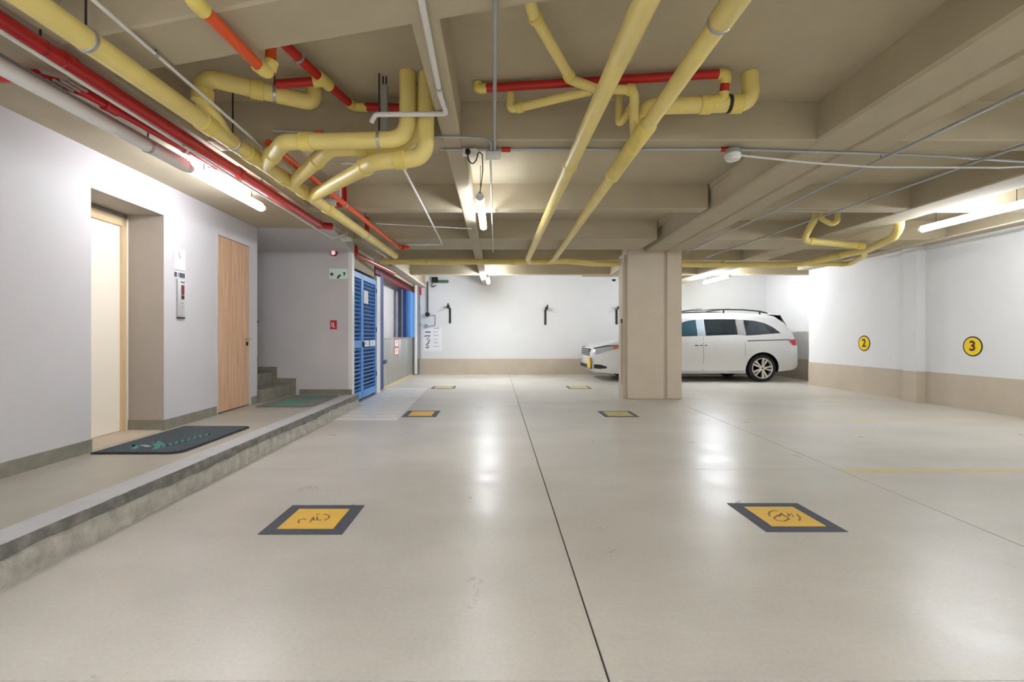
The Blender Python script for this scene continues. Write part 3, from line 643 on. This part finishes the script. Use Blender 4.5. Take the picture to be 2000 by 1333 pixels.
tag(MB().box(-2.50, -2.40, 9.98, 10.30, 0, 2.38, .006, 1).build('booth_post', 'blue_dark'), 'dark blue post at the near end of the booth', 'post')
tag(MB().box(-2.52, -2.42, 13.0, 13.25, 1.09, 2.38, .006, 1).build('booth_post', 'blue_dark'), 'dark blue post standing on the metal panel wall', 'post', 'far booth posts')
tag(MB().box(-2.50, -2.40, 13.5, 14.1, 1.09, 2.38, .006, 1).build('booth_post', 'blue_paint'), 'mid blue post beside the white downpipe on the metal panel wall', 'post')
tag(MB().box(-2.56, -2.44, 9.75, 14.15, 2.38, 2.55, .006, 1).build('booth_lintel', 'maroon'), 'maroon steel lintel over the blue booth posts', 'lintel')
struct('wall_booth', MB().box(-2.9, -2.78, 9.72, YF, 0, SLAB), 'wall_hall', 'grey rear wall of the booth opening')
MB().box(-2.8, -2.425, 9.72, YF, SOF-.05, SLAB).build('booth_beam', 'ceiling_paint', bpy.data.objects['wall_booth'])
o = empty('metal_panel_wall', 'low galvanised metal panel wall beyond the blue doors', 'panel wall')
yy = 10.32
for k in range(4):
    MB().box(-2.47, -2.43, yy, yy+.92, .03, 1.06, .006, 1).build('panel', 'galvanised', o); yy += .935
MB().box(-2.48, -2.42, 10.32, 14.06, 1.06, 1.09, .004, 1).build('cap_rail', 'steel', o); MB().box(-2.47, -2.43, 10.32, 14.06, 0, .03).build('base_rail', 'line_yellow', o)
MB().box(-2.43, -2.40, 10.36, 10.62, .52, .60, .006, 1).build('bracket', 'blue_dark', o)
o = empty('warning_sticker', 'white and red warning sticker on the metal panel wall', 'sticker')
for z0 in (.66, .86):
    MB().box(-2.43, -2.426, 11.53, 11.97, z0, z0+.185, .0015, 1).build('sticker_rim', 'red_sign', o); sf = MB().box(-2.427, -2.4245, 11.57, 11.93, z0+.02, z0+.165).build('sticker_face', 'paper', o)
    MB().ribbon([(-2.4244, 11.68, z0+.05), (-2.4244, 11.75, z0+.12), (-2.4244, 11.82, z0+.13)], .05, (1, 0, 0)).build('sticker_mark', 'red_sign', sf)
o = empty('cable_tray', 'grey cable tray running above the booth', 'cable tray')
MB().box(-2.10, -1.98, 9.4, 13.6, CH+1.36, CH+1.365).build('tray_bed', 'dado', o)
for x in (-2.10, -1.985): MB().box(x, x+.005, 9.4, 13.6, CH+1.36, CH+1.42).build('tray_side', 'dado', o)
for y in (9.9, 11.2, 12.8): MB().tube([(-2.098, y, CH+1.40), (-2.098, y, SOF+.01)], .004, 6).build('hanger_rod', 'dark_steel', o)
# downpipes and valves in the far left corner
o = empty('downpipe', 'white downpipe in the far left corner', 'pipe'); MB().tube([(-2.365, 14.13, 0.02), (-2.365, 14.13, SOF)], .05, 16).build('pipe', 'white_plastic', o)
o = empty('riser_pipe', 'thin grey riser pipe with red top in the far left corner', 'pipe'); p = py(821, 600, 14.12); MB().tube([(p.x, 14.14, 0.02), (p.x, 14.14, SOF)], .028, 12).build('pipe', 'conduit_grey', o)
MB().tube([(p.x, 14.14, CH+1.2), (p.x, 14.14, SOF)], .03, 12).build('red_section', 'pipe_red', o)
MB().lathe([(.05, 0), (.05, .04), (.03, .05)], (p.x+.012, 14.12, CH+.35), (0, -1, 0), 16).build('valve', 'conduit_grey', o)
o = empty('meter_stack', 'dark pipe dropping to a small gauge above the paper notice', 'gauge'); p = py(835, 612, 14.1)
MB().tube([(p.x, 14.14, p.z), (p.x, 14.14, SOF+.1)], .018, 10).build('pipe', 'dark_steel', o); MB().lathe([(.0, .05), (.065, .04), (.07, 0), (.06, -.02), (.0, -.02)], (p.x, 14.12, p.z-.04), (0, -1, 0), 20).build('gauge_body', 'dark_steel', o)
q = [(p.x+.08, 14.17, p.z-.06), (p.x+.22, 14.17, p.z-.06), (p.x+.22, 14.17, p.z-.36), (p.x+.05, 14.17, p.z-.38), (p.x-.14, 14.17, p.z-.38)]; MB().tube(rounded(q, .03), .010, 8).build('loop_pipe', 'conduit_grey', o)
MB().lathe([(.05, 0), (.06, .03), (.0, .04)], (p.x-.04, 14.18, p.z-.38), (0, -1, 0), 16).build('valve', 'conduit_grey', o)
# handwritten paper notices
a0, b0 = py(827, 640, YF-.004), py(863, 686, YF-.004)
o = tag(MB().box(a0.x, b0.x, YF-.005, YF-.001, b0.z, a0.z).build('paper_notice', 'paper'), 'white paper notice with handwriting on the far wall', 'notice')
def wp(x, y): p_ = py(x, y, YF-.006); return (p_.x, p_.y, p_.z)
st_ = [[(830, 649), (841, 649)], [(829, 657), (840, 656), (834, 663), (840, 665), (836, 669)], [(838, 670), (832, 674), (838, 677)], [(831, 679), (837, 680)]]
mb = MB(); [mb.ribbon([wp(*k) for k in s_], .03, (0, -1, 0)) for s_ in st_]; mb.build('handwriting', 'ink_blue', o)
mb = MB(); [mb.ribbon([wp(847, 642+7*k), wp(858-(k*3) % 5, 641.5+7*k)], .018, (0, -1, 0)) for k in range(6)]; mb.build('handwriting', 'conduit_grey', o)
# emergency light on the far wall
p = py(858, 549, YF-.1); o = empty('emergency_light', 'dark green emergency light box on the far wall top', 'light')
MB().box(p.x-.22, p.x-.05, YF-.12, YF, p.z-.05, p.z+.11, .01, 1).build('box', 'black', o); MB().box(p.x-.05, p.x+.26, YF-.09, YF, p.z-.05, p.z+.03, .01, 1).build('head', 'exit_dark', o)
MB().tube(rounded([(p.x-.2, YF-.05, p.z-.03), (p.x-.24, YF-.05, p.z-.2), (p.x-.1, YF-.04, p.z-.12)], .05), .012, 8).build('cable', 'dark_steel', o)
# bicycle hooks
for (x0, y0, x1, y1, lab, fl_) in ((876, 598, 879, 632, 'black wall hook nearest the paper notice', 1), (1067, 601, 1065, 635, 'black wall hook at the middle of the far wall', 2), (1208, 600, 1204, 634, 'black wall hook beside the parked van', 3)):
    a0, b0 = py(x0, y0, YF), py(x1, y1, YF); o = empty('wall_hook', lab, 'hook', 'bicycle hooks on the far wall')
    MB().box(b0.x-.03, b0.x+.03, YF-.02, YF, b0.z, a0.z-.06, .004, 1).build('back_bar', 'dark_steel', o)
    MB().tube(rounded([(b0.x, YF-.015, a0.z-.1), (a0.x, YF-.05, a0.z-.02), (a0.x+.01, YF-.18, a0.z+.0), (a0.x+.01, YF-.24, a0.z+.05)], .04), .022, 10).build('hook_arm', 'black', o)
    MB().lathe([(.0, .05), (.045, .03), (.045, -.02), (.0, -.03)], (a0.x, YF-.06, a0.z-.02), (0, -1, 0), 14).build('knob', 'black', o)
    sgn = -1 if fl_ != 2 else 1
    MB().tube([(a0.x, YF-.06, a0.z-.06), (a0.x+sgn*.22, YF-.03, a0.z-.14), (a0.x+sgn*.30, YF-.03, a0.z-.16)], .005, 6).build('retaining_wire', 'conduit_grey', o)

# ================================================================= SIGNS AND LOBBY FITTINGS
def hy(x, y): return py(x, y, HY)
a0, b0 = hy(643, 525), hy(679, 545)
o = tag(MB().box(a0.x, b0.x, HY-.008, HY-.001, b0.z, a0.z, .002, 1).build('exit_sign', 'exit_green'), 'pale green exit sign on the stair hall wall', 'sign')
MB().lathe([(.028, 0), (.028, .001), (.0, .001)], py(648, 536, HY-.008), (0, -1, 0), 14).build('symbol', 'exit_dark', o)
mb = MB(); mb.ribbon([py(659, 544, HY-.009), py(662, 540, HY-.009), py(665, 537, HY-.009)], .035, (0, -1, 0)); mb.build('symbol', 'exit_dark', o)
mb = MB(); mb.ribbon([py(670, 533, HY-.009), py(675, 534, HY-.009)], .02, (0, -1, 0)); mb.ribbon([py(673, 533, HY-.009), py(672, 539, HY-.009)], .02, (0, -1, 0)); mb.build('symbol', 'exit_dark', o)
a0, b0 = hy(645, 626), hy(658, 643.5)
o = tag(MB().box(a0.x, b0.x, HY-.008, HY-.001, b0.z, a0.z, .002, 1).build('alarm_sign', 'red_sign'), 'small red fire alarm sign on the stair hall wall', 'sign')
mb = MB(); mb.ribbon([py(651, 630, HY-.009), py(651, 639, HY-.009), py(654, 639, HY-.009)], .018, (0, -1, 0)); mb.ribbon([py(647.5, 630, HY-.009), py(647.5, 639, HY-.009)], .01, (0, -1, 0)); mb.build('symbol', 'paper', o)
p = hy(653, 494); o = empty('alarm_beacon', 'small red alarm beacon high on the stair hall wall', 'alarm light')
MB().lathe([(.055, 0), (.055, .04), (.045, .05), (.0, .05)], p, (0, -1, 0), 20).build('base', 'maroon', o); MB().lathe([(.035, .045), (.03, .07), (.0, .085)], p+Vector((0, 0, -.01)), (0, -1, 0), 16).build('lens', 'alarm_glow', o)
# lift call station on the left wall
def lbox(parent, name, m, y0, y1, z0, z1, d0, d1, bev=.003): return lw(MB(), y0, y1, z0, z1, d0, d1, bev).build(name, m, parent)
o = empty('lift_notice', 'white lift notice plate on the lobby wall', 'sign')
lbox(o, 'plate', 'paper', 4.885, 5.07, 1.80, 2.02, .001, .006)
mb = MB(); mb.ribbon([(wx(4.97)+.0065, 4.955, 1.98), (wx(4.97)+.0065, 4.965, 1.955), (wx(4.97)+.0065, 4.975, 1.965)], .02, (1, 0, 0)); mb.ribbon([(wx(4.97)+.0065, 4.96, 1.945), (wx(4.97)+.0065, 4.985, 1.93), (wx(4.97)+.0065, 4.965, 1.92)], .02, (1, 0, 0)); mb.build('emblem', 'conduit_grey', o)
o = empty('lift_label', 'small dark lettered label below the lift notice', 'sign')
lbox(o, 'plate', 'paper', 4.88, 5.065, 1.715, 1.78, .001, .005, 0.001)
for k, (ya, yb) in enumerate(((4.885, 4.93), (4.945, 4.955), (4.965, 5.06))): lbox(o, 'lettering', 'sign_dark', ya, yb, 1.722, 1.772, .005, .006, 0)
o = empty('lift_call_panel', 'steel lift call panel with dark display on lobby wall', 'call panel')
lbox(o, 'plate', 'steel', 4.925, 5.045, 1.31, 1.70, .001, .016); lbox(o, 'display', 'maroon', 4.985, 5.03, 1.545, 1.645, .016, .019); lbox(o, 'display', 'black', 4.985, 5.03, 1.50, 1.54, .016, .019)
for z in (1.46, 1.42): MB().lathe([(.014, 0), (.014, .004), (.0, .005)], (wx(5)+.016, 5.005, z), (1, 0, 0), 14).build('button', 'conduit_grey', o)
lbox(o, 'bottom_cap', 'dark_steel', 4.925, 5.045, 1.30, 1.318, .001, .02); lbox(o, 'top_mark', 'dark_steel', 4.975, 5.035, 1.672, 1.682, .016, .018, 0)
# doormats
def doormat(label, x0, x1, y0, y1, m, rim):
    z = .2025; o = empty('doormat', label, 'doormat')
    mb = MB(); r = .10; out = []
    for (cx, cy, a0) in ((x1-r, y1-r, 0), (x0+.02, y1-.02, 90), (x0+.02, y0+.02, 180), (x1-r, y0+r, 270)):
        rr = r if cx > x0+.05 else .02
        for k in range(5): t = math.radians(a0+22.5*k); out.append((cx+rr*math.cos(t), cy+rr*math.sin(t)))
    mb.prism([(a, b, z) for a, b in out], [(a, b, z+.006) for a, b in out]); mb.build('rubber_edge', rim, o)
    cx, cy = (x0+x1)/2, (y0+y1)/2; inn = [(cx+(a-cx)*.93, cy+(b-cy)*.955) for a, b in out]
    mb = MB(); mb.prism([(a, b, z+.005) for a, b in inn], [(a, b, z+.011) for a, b in inn]); mb.build('pile', m, o); return o
dm = doormat('dark grey doormat with teal script in front of the lift', -3.17, -2.47, 3.77, 4.92, 'mat_grey', 'rubber')
zz = .2138
def mp(x, y): return Vector(pf(x, y, zz))
stk = [[(255, 874), (262, 870), (266, 875), (258, 878)], [(298, 865), (305, 862), (313, 866), (318, 870)], [(303, 867), (308, 873), (302, 878)]]
mb = MB(); [mb.ribbon([mp(*k) for k in s_], .04, (0, 0, 1)) for s_ in stk]; mb.build('script', 'mat_teal', dm.children[1])
mb = MB(); mb.ribbon([mp(276, 870), mp(284, 871), mp(292, 873)], .04, (0, 0, 1)); mb.build('script', 'mat_pale', dm.children[1])
mb = MB()
for k in range(8):
    t = k/8; x, y = 318+95*t, 872-25*t
    mb.ribbon([mp(x, y+2), mp(x+6, y-3.5), mp(x+9, y), mp(x+13, y-1.5)], .022, (0, 0, 1))
mb.build('script', 'mat_teal', dm.children[1])
dm2 = doormat('green and grey doormat at the foot of the concrete stairs', -3.13, -2.40, 6.28, 7.45, 'mat_soft', 'mat_soft')
mb = MB(); mb.ribbon([(-2.95, 6.55, zz), (-2.78, 6.62, zz), (-2.62, 6.58, zz)], .30, (0, 0, 1)); mb.ribbon([(-2.80, 7.05, zz), (-2.58, 7.15, zz)], .25, (0, 0, 1)); mb.build('script', 'mat_green', dm2.children[1])

# floor markings
def floorsign(label, x0, x1, y0, y1, m, dark='sign_dark', bw=.075, group='square floor signs'):
    o = empty('floor_sign', label, 'floor sign', group)
    MB().box(x0, x1, y0, y1, 0, .003).build('border', dark, o); MB().box(x0+bw, x1-bw, y0+bw, y1-bw, .003, .005).build('panel', m, o); return o
s1 = floorsign('yellow floor sign with black border and faded letters nearest the walkway curb', -1.348, -.872, 2.733, 3.204, 'sign_yellow')
s2 = floorsign('yellow floor sign with black border and faded curved lettering by the aisle joint', 1.541, 2.009, 2.77, 3.243, 'sign_yellow')
s3 = floorsign('yellow floor sign touching the white striped crossing', -1.32, -.84, 6.71, 7.26, 'sign_yellow')
s4 = floorsign('pale floor sign in front of the twin column', 1.50, 1.98, 6.71, 7.22, 'sign_yellow_glare', bw=.06)
s5 = floorsign('pale floor sign beyond the far end of the striped crossing', -1.40, -.90, 10.3, 10.85, 'sign_yellow_glare', bw=.05)
s6 = floorsign('pale floor sign in front of the parked van', 1.54, 2.03, 10.3, 10.85, 'sign_yellow_glare', bw=.05)
def fp(x, y): return Vector(pf(x, y, .0052))
mb = MB()
for s_ in ([(583, 1023), (584, 1016), (592, 1014), (598, 1016)], [(605, 1021), (612, 1011), (613, 1017)], [(620, 1010), (619, 1017), (627, 1016)], [(632, 1005), (642, 1007), (643, 1012), (634, 1017)], [(617, 1006), (624, 1004)]): mb.ribbon([fp(*k) for k in s_], .010, (0, 0, 1), .0006)
mb.build('lettering', 'ink', s1.children[1])
mb = MB()
for s_ in ([(1504, 1000), (1501, 1004), (1504, 1009)], [(1504, 1000), (1512, 998), (1520, 999)], [(1511, 1013), (1518, 1008), (1526, 1005), (1536, 1009), (1541, 1014), (1532, 1019), (1518, 1017), (1511, 1013)], [(1522, 1010), (1526, 1003), (1532, 1009)], [(1538, 1003), (1541, 1009), (1545, 1003), (1549, 1010)], [(1557, 1005), (1563, 1012), (1561, 1018)]): mb.ribbon([fp(*k) for k in s_], .010, (0, 0, 1), .0006)
mb.build('lettering', 'ink', s2.children[1])
o = empty('striped_crossing', 'white striped crossing painted in front of the blue doors', 'floor marking')
for k in range(14):
    y0 = 6.45+.29*k; xl = -2.18 if y0 < 7.7 else -2.30
    if y0 > 9.1: xl = -2.32
    xl2 = -1.33-.035*(y0-6.45)
    mb = MB(); q = [(xl, y0), (xl2, y0), (xl2-.01, y0+.245), (xl, y0+.245)]; mb.prism([(a, b, 0) for a, b in q], [(a, b, .002) for a, b in q]); mb.build('stripe', 'stripe_white', o)
for (x0, x1, y0, y1, mm, lab) in ((2.88, 7.1, 3.99, 4.075, 'line_yellow', 'worn yellow parking line nearest the bay marked three'), (3.3, 7.1, 6.34, 6.46, 'line_faint', 'faint yellow parking line between bays two and three'), (3.5, 7.1, 8.75, 8.87, 'line_faint', 'faint yellow parking line beyond the bay marked two'), (-2.38, -2.30, 10.1, 14.1, 'line_faint', 'faint yellow edge line along the metal panel wall')):
    tag(MB().box(x0, x1, y0, y1, 0, .0015).build('parking_line', mm), lab, 'floor marking', 'painted floor lines')
# bay number discs on the right wall
for (cx, cy, s_, lab) in ((1688, 671, '2', 'round yellow bay sign with number two on the wall'), (1900, 677, '3', 'round yellow bay sign with number three on the wall')):
    Y = F*XR/(cx-VX); z = CH-(cy-VY)*Y/F; o = empty('bay_sign', lab, 'sign', 'bay number discs')
    MB().lathe([(.152, 0), (.152, .004), (.0, .004)], (XR, Y, z), (-1, 0, 0), 40).build('rim', 'disc_black', o); dk = MB().lathe([(.133, .003), (.133, .006), (.0, .006)], (XR, Y, z), (-1, 0, 0), 40).build('disc', 'disc_yellow', o)
    text(dk, 'numeral', s_, .21, 'disc_brown', (XR-.007, Y, z), (0, -1, 0), (0, 0, 1), bold=.006)

# ================================================================= SILVER VAN
van = empty('minivan', 'silver minivan parked sideways behind the twin column', 'van')
VX0, VYN, VW = 2.345, 11.78, .995                        # front end, near side, half width
def ip(x, tab):
    if x <= tab[0][0]: return tab[0][1]
    for (a, va), (b, vb) in zip(tab, tab[1:]):
        if x <= b:
            t = (x-a)/(b-a); t = t*t*(3-2*t)*.5+t*.5; return va+(vb-va)*t
    return tab[-1][1]
TOP = [(0, .74), (.05, .84), (.25, .93), (.7, 1.04), (1.15, 1.13), (1.55, 1.38), (1.95, 1.60), (2.3, 1.68), (2.9, 1.725), (3.6, 1.725), (4.2, 1.70), (4.55, 1.65), (4.72, 1.53), (4.88, 1.33), (5.0, 1.10), (5.04, .95), (5.09, .62), (5.09, .5)]
BOT = [(0, .30), (.08, .22), (.5, .18), (1.0, .18), (3.9, .19), (4.4, .22), (4.9, .27), (5.03, .33), (5.09, .42)]
PLAN = [(0, .66), (.06, .76), (.25, .88), (.6, .96), (1.1, .99), (1.8, 1.0), (4.2, 1.0), (4.7, .975), (4.95, .93), (5.05, .88), (5.09, .82)]
def hw(x, z):                                             # half width of the body at station x, height z
    v = ip(z, [(.15, .90), (.25, .945), (.42, .985), (.70, 1.0), (.90, .995), (1.05, .975), (1.20, .935), (1.5, .835), (1.65, .775), (1.8, .70)])
    return VW*ip(x, PLAN)*v
def section(x):
    zt, zb = ip(x, TOP), ip(x, BOT); r = min(.14, (zt-zb)*.35); pts = []
    pts.append((0, zb)); pts.append((hw(x, zb)*.85, zb))
    for k in range(13): z = zb+.02+(zt-r-zb-.02)*k/12; pts.append((hw(x, z), z))
    ws = hw(x, zt-r); rw = min(.16, ws*.25)
    for k in range(1, 6): t = math.pi/2*k/6; pts.append((ws-rw+rw*math.cos(t)-.0, zt-r+(r-.025)*math.sin(t)))
    pts.append((ws-rw, zt-.022)); pts.append((ws*.45, zt-.006)); pts.append((0, zt)); return pts
xs = [0, .02, .05, .1, .18, .3, .45, .6, .8, 1.0, 1.15, 1.3, 1.45, 1.6, 1.8, 2.0, 2.2, 2.5, 2.9, 3.3, 3.7, 4.0, 4.2, 4.4, 4.55, 4.65, 4.75, 4.85, 4.93, 5.0, 5.04, 5.07, 5.09]
YC = VYN+VW+.005
def V(x, y, z): return Vector((VX0+x, YC+y, z))
m = MB(); secs = []
for x in xs:
    h = section(x); full = [(-a, z) for a, z in h] + [(a, z) for a, z in h[-2:0:-1]]
    secs.append([m.bm.verts.new(V(x, a, z)) for a, z in full])
nS = len(secs[0])
for A, B in zip(secs, secs[1:]):
    for k in range(nS): f = m.bm.faces.new((A[k], A[(k+1) % nS], B[(k+1) % nS], B[k])); f.smooth = True
m.bm.faces.new(secs[0][::-1]); m.bm.faces.new(secs[-1])
body = m.build('body', 'car_silver', van)
WHX = ((1.13, .335), (4.135, .335)); WR = .335
cut = MB()
for (wx_, wz) in WHX:
    for s_ in (-1, 1): cut.lathe([(.405, 0), (.405, .36)], V(wx_, s_*.72, wz-.01), (0, s_, 0), 40)
cutter = cut.build('cutter', 'black')
md = body.modifiers.new('arches', 'BOOLEAN'); md.operation = 'DIFFERENCE'; md.object = cutter; md.solver = 'EXACT'; md.material_mode = 'TRANSFER'
bpy.context.view_layer.update()
me = bpy.data.meshes.new_from_object(body.evaluated_get(bpy.context.evaluated_depsgraph_get()))
body.modifiers.clear(); body.data = me; bpy.data.objects.remove(cutter)
me.set_sharp_from_angle(angle=math.radians(35))
def patch(name, m, poly, side=-1, off=.004, n=10, th=0):
    """panel of the outline poly (x, z) laid on the body side; upper and lower outlines sampled by x"""
    up, lo = poly; x0, x1 = up[0][0], up[-1][0]; mb = MB(); cols = []
    li = lambda x, t: next(((va+(vb-va)*(x-a)/(b-a)) for (a, va), (b, vb) in zip(t, t[1:]) if x <= b+1e-9), t[-1][1])
    for i in range(n+1):
        x = x0+(x1-x0)*i/n; zu, zl = li(x, up), li(x, lo); col = []
        for k in range(5): z = zl+(zu-zl)*k/4; col.append(mb.bm.verts.new(V(x, side*(hw(x, z)+off), z)))
        cols.append(col)
    for A, B in zip(cols, cols[1:]):
        for k in range(4): f = mb.bm.faces.new((A[k], B[k], B[k+1], A[k+1])); f.smooth = True
    return mb.build(name, m, van)
def vx(p): return (p-1160)/80.4+.0
def vz(p): return (747-p)/80.4
for sd in (-1, 1):
    patch('side_window', 'car_glass_blue', ([(1.62, 1.14), (1.85, 1.28), (2.15, 1.43), (2.35, 1.50), (2.56, 1.525)], [(1.62, 1.10), (2.56, 1.125)]), sd)
    patch('side_window', 'car_glass', ([(2.76, 1.535), (3.2, 1.54), (3.54, 1.535)], [(2.76, 1.13), (3.54, 1.155)]), sd)
    patch('side_window', 'car_glass', ([(3.74, 1.52), (4.0, 1.50), (4.25, 1.44), (4.45, 1.33), (4.60, 1.20)], [(3.74, 1.135), (4.0, 1.15), (4.60, 1.195)]), sd, n=14)
    patch('pillar_trim', 'pillar', ([(2.57, 1.525), (2.75, 1.535)], [(2.57, 1.125), (2.75, 1.13)]), sd, .003, 3)
    patch('pillar_trim', 'conduit_grey', ([(3.55, 1.535), (3.73, 1.52)], [(3.55, 1.15), (3.73, 1.135)]), sd, .003, 3)
    patch('chrome_strip', 'chrome', ([(3.545, 1.535), (3.56, 1.535)], [(3.545, 1.15), (3.56, 1.15)]), sd, .006, 2); patch('chrome_strip', 'chrome', ([(3.72, 1.525), (3.735, 1.525)], [(3.72, 1.13), (3.735, 1.13)]), sd, .006, 2)
    patch('slide_rail', 'dark_steel', ([(3.76, 1.015), (4.80, 1.045)], [(3.76, .995), (4.80, 1.025)]), sd, .003, 8)
    patch('tail_light', 'tail_red', ([(4.78, 1.035), (4.98, 1.04)], [(4.78, 1.02), (4.88, .90), (4.98, .89)]), sd, .012, 8)
    patch('door_seam', 'joint_dark', ([(2.685, 1.10), (2.692, 1.10)], [(2.685, .24), (2.692, .24)]), sd, .002, 2); patch('door_seam', 'joint_dark', ([(1.55, 1.05), (1.557, 1.05)], [(1.55, .24), (1.557, .24)]), sd, .002, 2)
    patch('door_seam', 'joint_dark', ([(3.70, .98), (3.707, .98)], [(3.70, .62), (3.707, .62)]), sd, .002, 2)
    patch('sill_trim', 'conduit_grey', ([(1.56, .26), (3.70, .27)], [(1.56, .21), (3.70, .22)]), sd, .004, 8)
    for (x0, x1) in ((2.47, 2.56), (2.60, 2.66), (2.71, 2.77)): patch('door_handle', 'dark_steel', ([(x0, .905), (x1, .905)], [(x0, .885), (x1, .885)]), sd, .012, 3)
    patch('headlight', 'lamp_glass_clear', ([(.10, .80), (.35, .87), (.70, .895)], [(.10, .66), (.35, .74), (.70, .84)]), sd, .006, 8)
    patch('turn_signal', 'amber', ([(.50, .885), (.72, .895)], [(.50, .79), (.72, .84)]), sd, .009, 4)
    patch('lamp_bezel', 'black', ([(.06, .83), (.35, .895), (.62, .905)], [(.06, .80), (.35, .87), (.62, .885)]), sd, .008, 8)
    patch('fog_recess', 'dark_steel', ([(.07, .42), (.2, .42), (.36, .37)], [(.07, .32), (.2, .31), (.36, .33)]), sd, .004, 6)
    mb = MB(); pts = [V(1.95+.0, sd*.74, 1.66), V(2.1, sd*.73, 1.715), V(2.5, sd*.72, 1.765), V(3.2, sd*.71, 1.785), V(3.8, sd*.71, 1.775), V(4.2, sd*.70, 1.74), V(4.4, sd*.69, 1.69)]
    mb.tube(rounded(pts, .2), .017, 10); mb.build('roof_rail', 'black', van)
    for xx in (2.2, 3.3, 4.2): MB().tube([V(xx, sd*.715, ip(xx, TOP)-.04), V(xx, sd*.715, ip(xx, TOP)+.045)], .02, 8).build('rail_foot', 'black', van)
for xx in (2.75, 3.45): MB().tube([V(xx, -.72, 1.785), V(xx, -.5, 1.80), V(xx, .5, 1.80), V(xx, .72, 1.785)], .016, 8).build('cross_bar', 'dark_steel', van)
# windscreen and rear window follow the body top
def toppatch(name, mt, x0, x1, wf, off=.006, n=8):
    mb = MB(); rows = []
    for i in range(n+1):
        x = x0+(x1-x0)*i/n; zt = ip(x, TOP); ws = hw(x, zt-.14)*wf
        rows.append([mb.bm.verts.new(V(x+(-off if x < 2.5 else off), ws*t, zt-.006*(1+abs(t))+off)) for t in (-1, -.5, 0, .5, 1)])
    for A, B in zip(rows, rows[1:]):
        for k in range(4): f = mb.bm.faces.new((A[k], A[k+1], B[k+1], B[k])); f.smooth = True
    return mb.build(name, mt, van)
toppatch('windscreen', 'car_glass', 1.18, 2.0, .80); toppatch('rear_window', 'car_glass', 4.66, 4.93, .80)
m = MB(); m.prism([V(4.48, -.68, 1.66), V(4.48, .68, 1.66), V(4.72, .66, 1.64), V(4.72, -.66, 1.64)], [V(4.48, -.66, 1.685), V(4.48, .66, 1.685), V(4.74, .64, 1.665), V(4.74, -.64, 1.665)]); m.build('spoiler', 'car_silver', van)
m = MB(); m.prism([V(4.72, -.66, 1.655), V(4.74, -.66, 1.655), V(4.90, -.68, 1.36), V(4.80, -.70, 1.43)], [V(4.72, .66, 1.655), V(4.74, .66, 1.655), V(4.90, .68, 1.36), V(4.80, .70, 1.43)]); m.build('tailgate_glass', 'car_glass', van)
MB().box(VX0-.012, VX0+.05, YC-.55, YC+.55, .62, .80, .015, 2).build('grille', 'dark_steel', van)
for z in (.66, .71, .76): MB().box(VX0-.022, VX0, YC-.54, YC+.54, z-.008, z+.008).build('grille_bar', 'chrome', van)
MB().box(VX0-.04, VX0-.01, YC-.75, YC-.42, .32, .60, .006, 1).build('licence_plate', 'plate_yellow', van)
MB().box(VX0-.012, VX0+.02, YC-.7, YC+.7, .30, .40, .01, 1).build('lower_intake', 'black', van)
for s_ in (-1, 1):
    mb = MB(); c0 = V(1.62, s_*.99, 1.16); mb.lathe([(.0, -.11), (.07, -.09), (.09, 0), (.07, .09), (.0, .11)], c0+Vector((0, s_*.1, 0)), (0, 1, 0), 14); mb.build('wing_mirror', 'car_silver', van)
for (wx_, wz) in WHX:
    for s_ in (-1, 1):
        c0 = V(wx_, s_*.76, wz); ax = (0, s_, 0)
        t = MB().lathe([(.252, .0), (.31, .0), (.33, .02), (.335, .06), (.335, .15), (.33, .19), (.305, .205), (.26, .205), (.252, .19), (.252, .0)], c0, ax, 44).build('tyre', 'rubber', van)
        MB().lathe([(.0, .09), (.253, .09), (.253, .10), (.0, .10)], c0, ax, 36).build('wheel_back', 'black', t)
        MB().lathe([(.253, .10), (.253, .20), (.245, .212), (.231, .205), (.231, .10)], c0, ax, 44).build('rim_ring', 'alloy', t)
        MB().lathe([(.0, .205), (.03, .205), (.055, .195), (.06, .14), (.0, .14)], c0, ax, 24).build('hub', 'alloy', t); MB().lathe([(.0, .212), (.022, .210), (.024, .2), (.0, .2)], c0, ax, 16).build('hub_cap', 'dark_steel', t)
        for k in range(10):
            an = 2*math.pi*(k/10)+(.11 if k % 2 else -.11)+.3
            e1 = Vector((math.cos(an), 0, math.sin(an))); e2 = Vector((-math.sin(an), 0, math.cos(an))); ay = Vector((0, s_, 0))
            mb = MB(); mb.prism([c0+e1*.045-e2*.016+ay*.16, c0+e1*.045+e2*.016+ay*.16, c0+e1*.045+e2*.012+ay*.20, c0+e1*.045-e2*.012+ay*.20], [c0+e1*.236-e2*.024+ay*.15, c0+e1*.236+e2*.024+ay*.15, c0+e1*.236+e2*.019+ay*.202, c0+e1*.236-e2*.019+ay*.202]); mb.build('spoke', 'alloy', t)
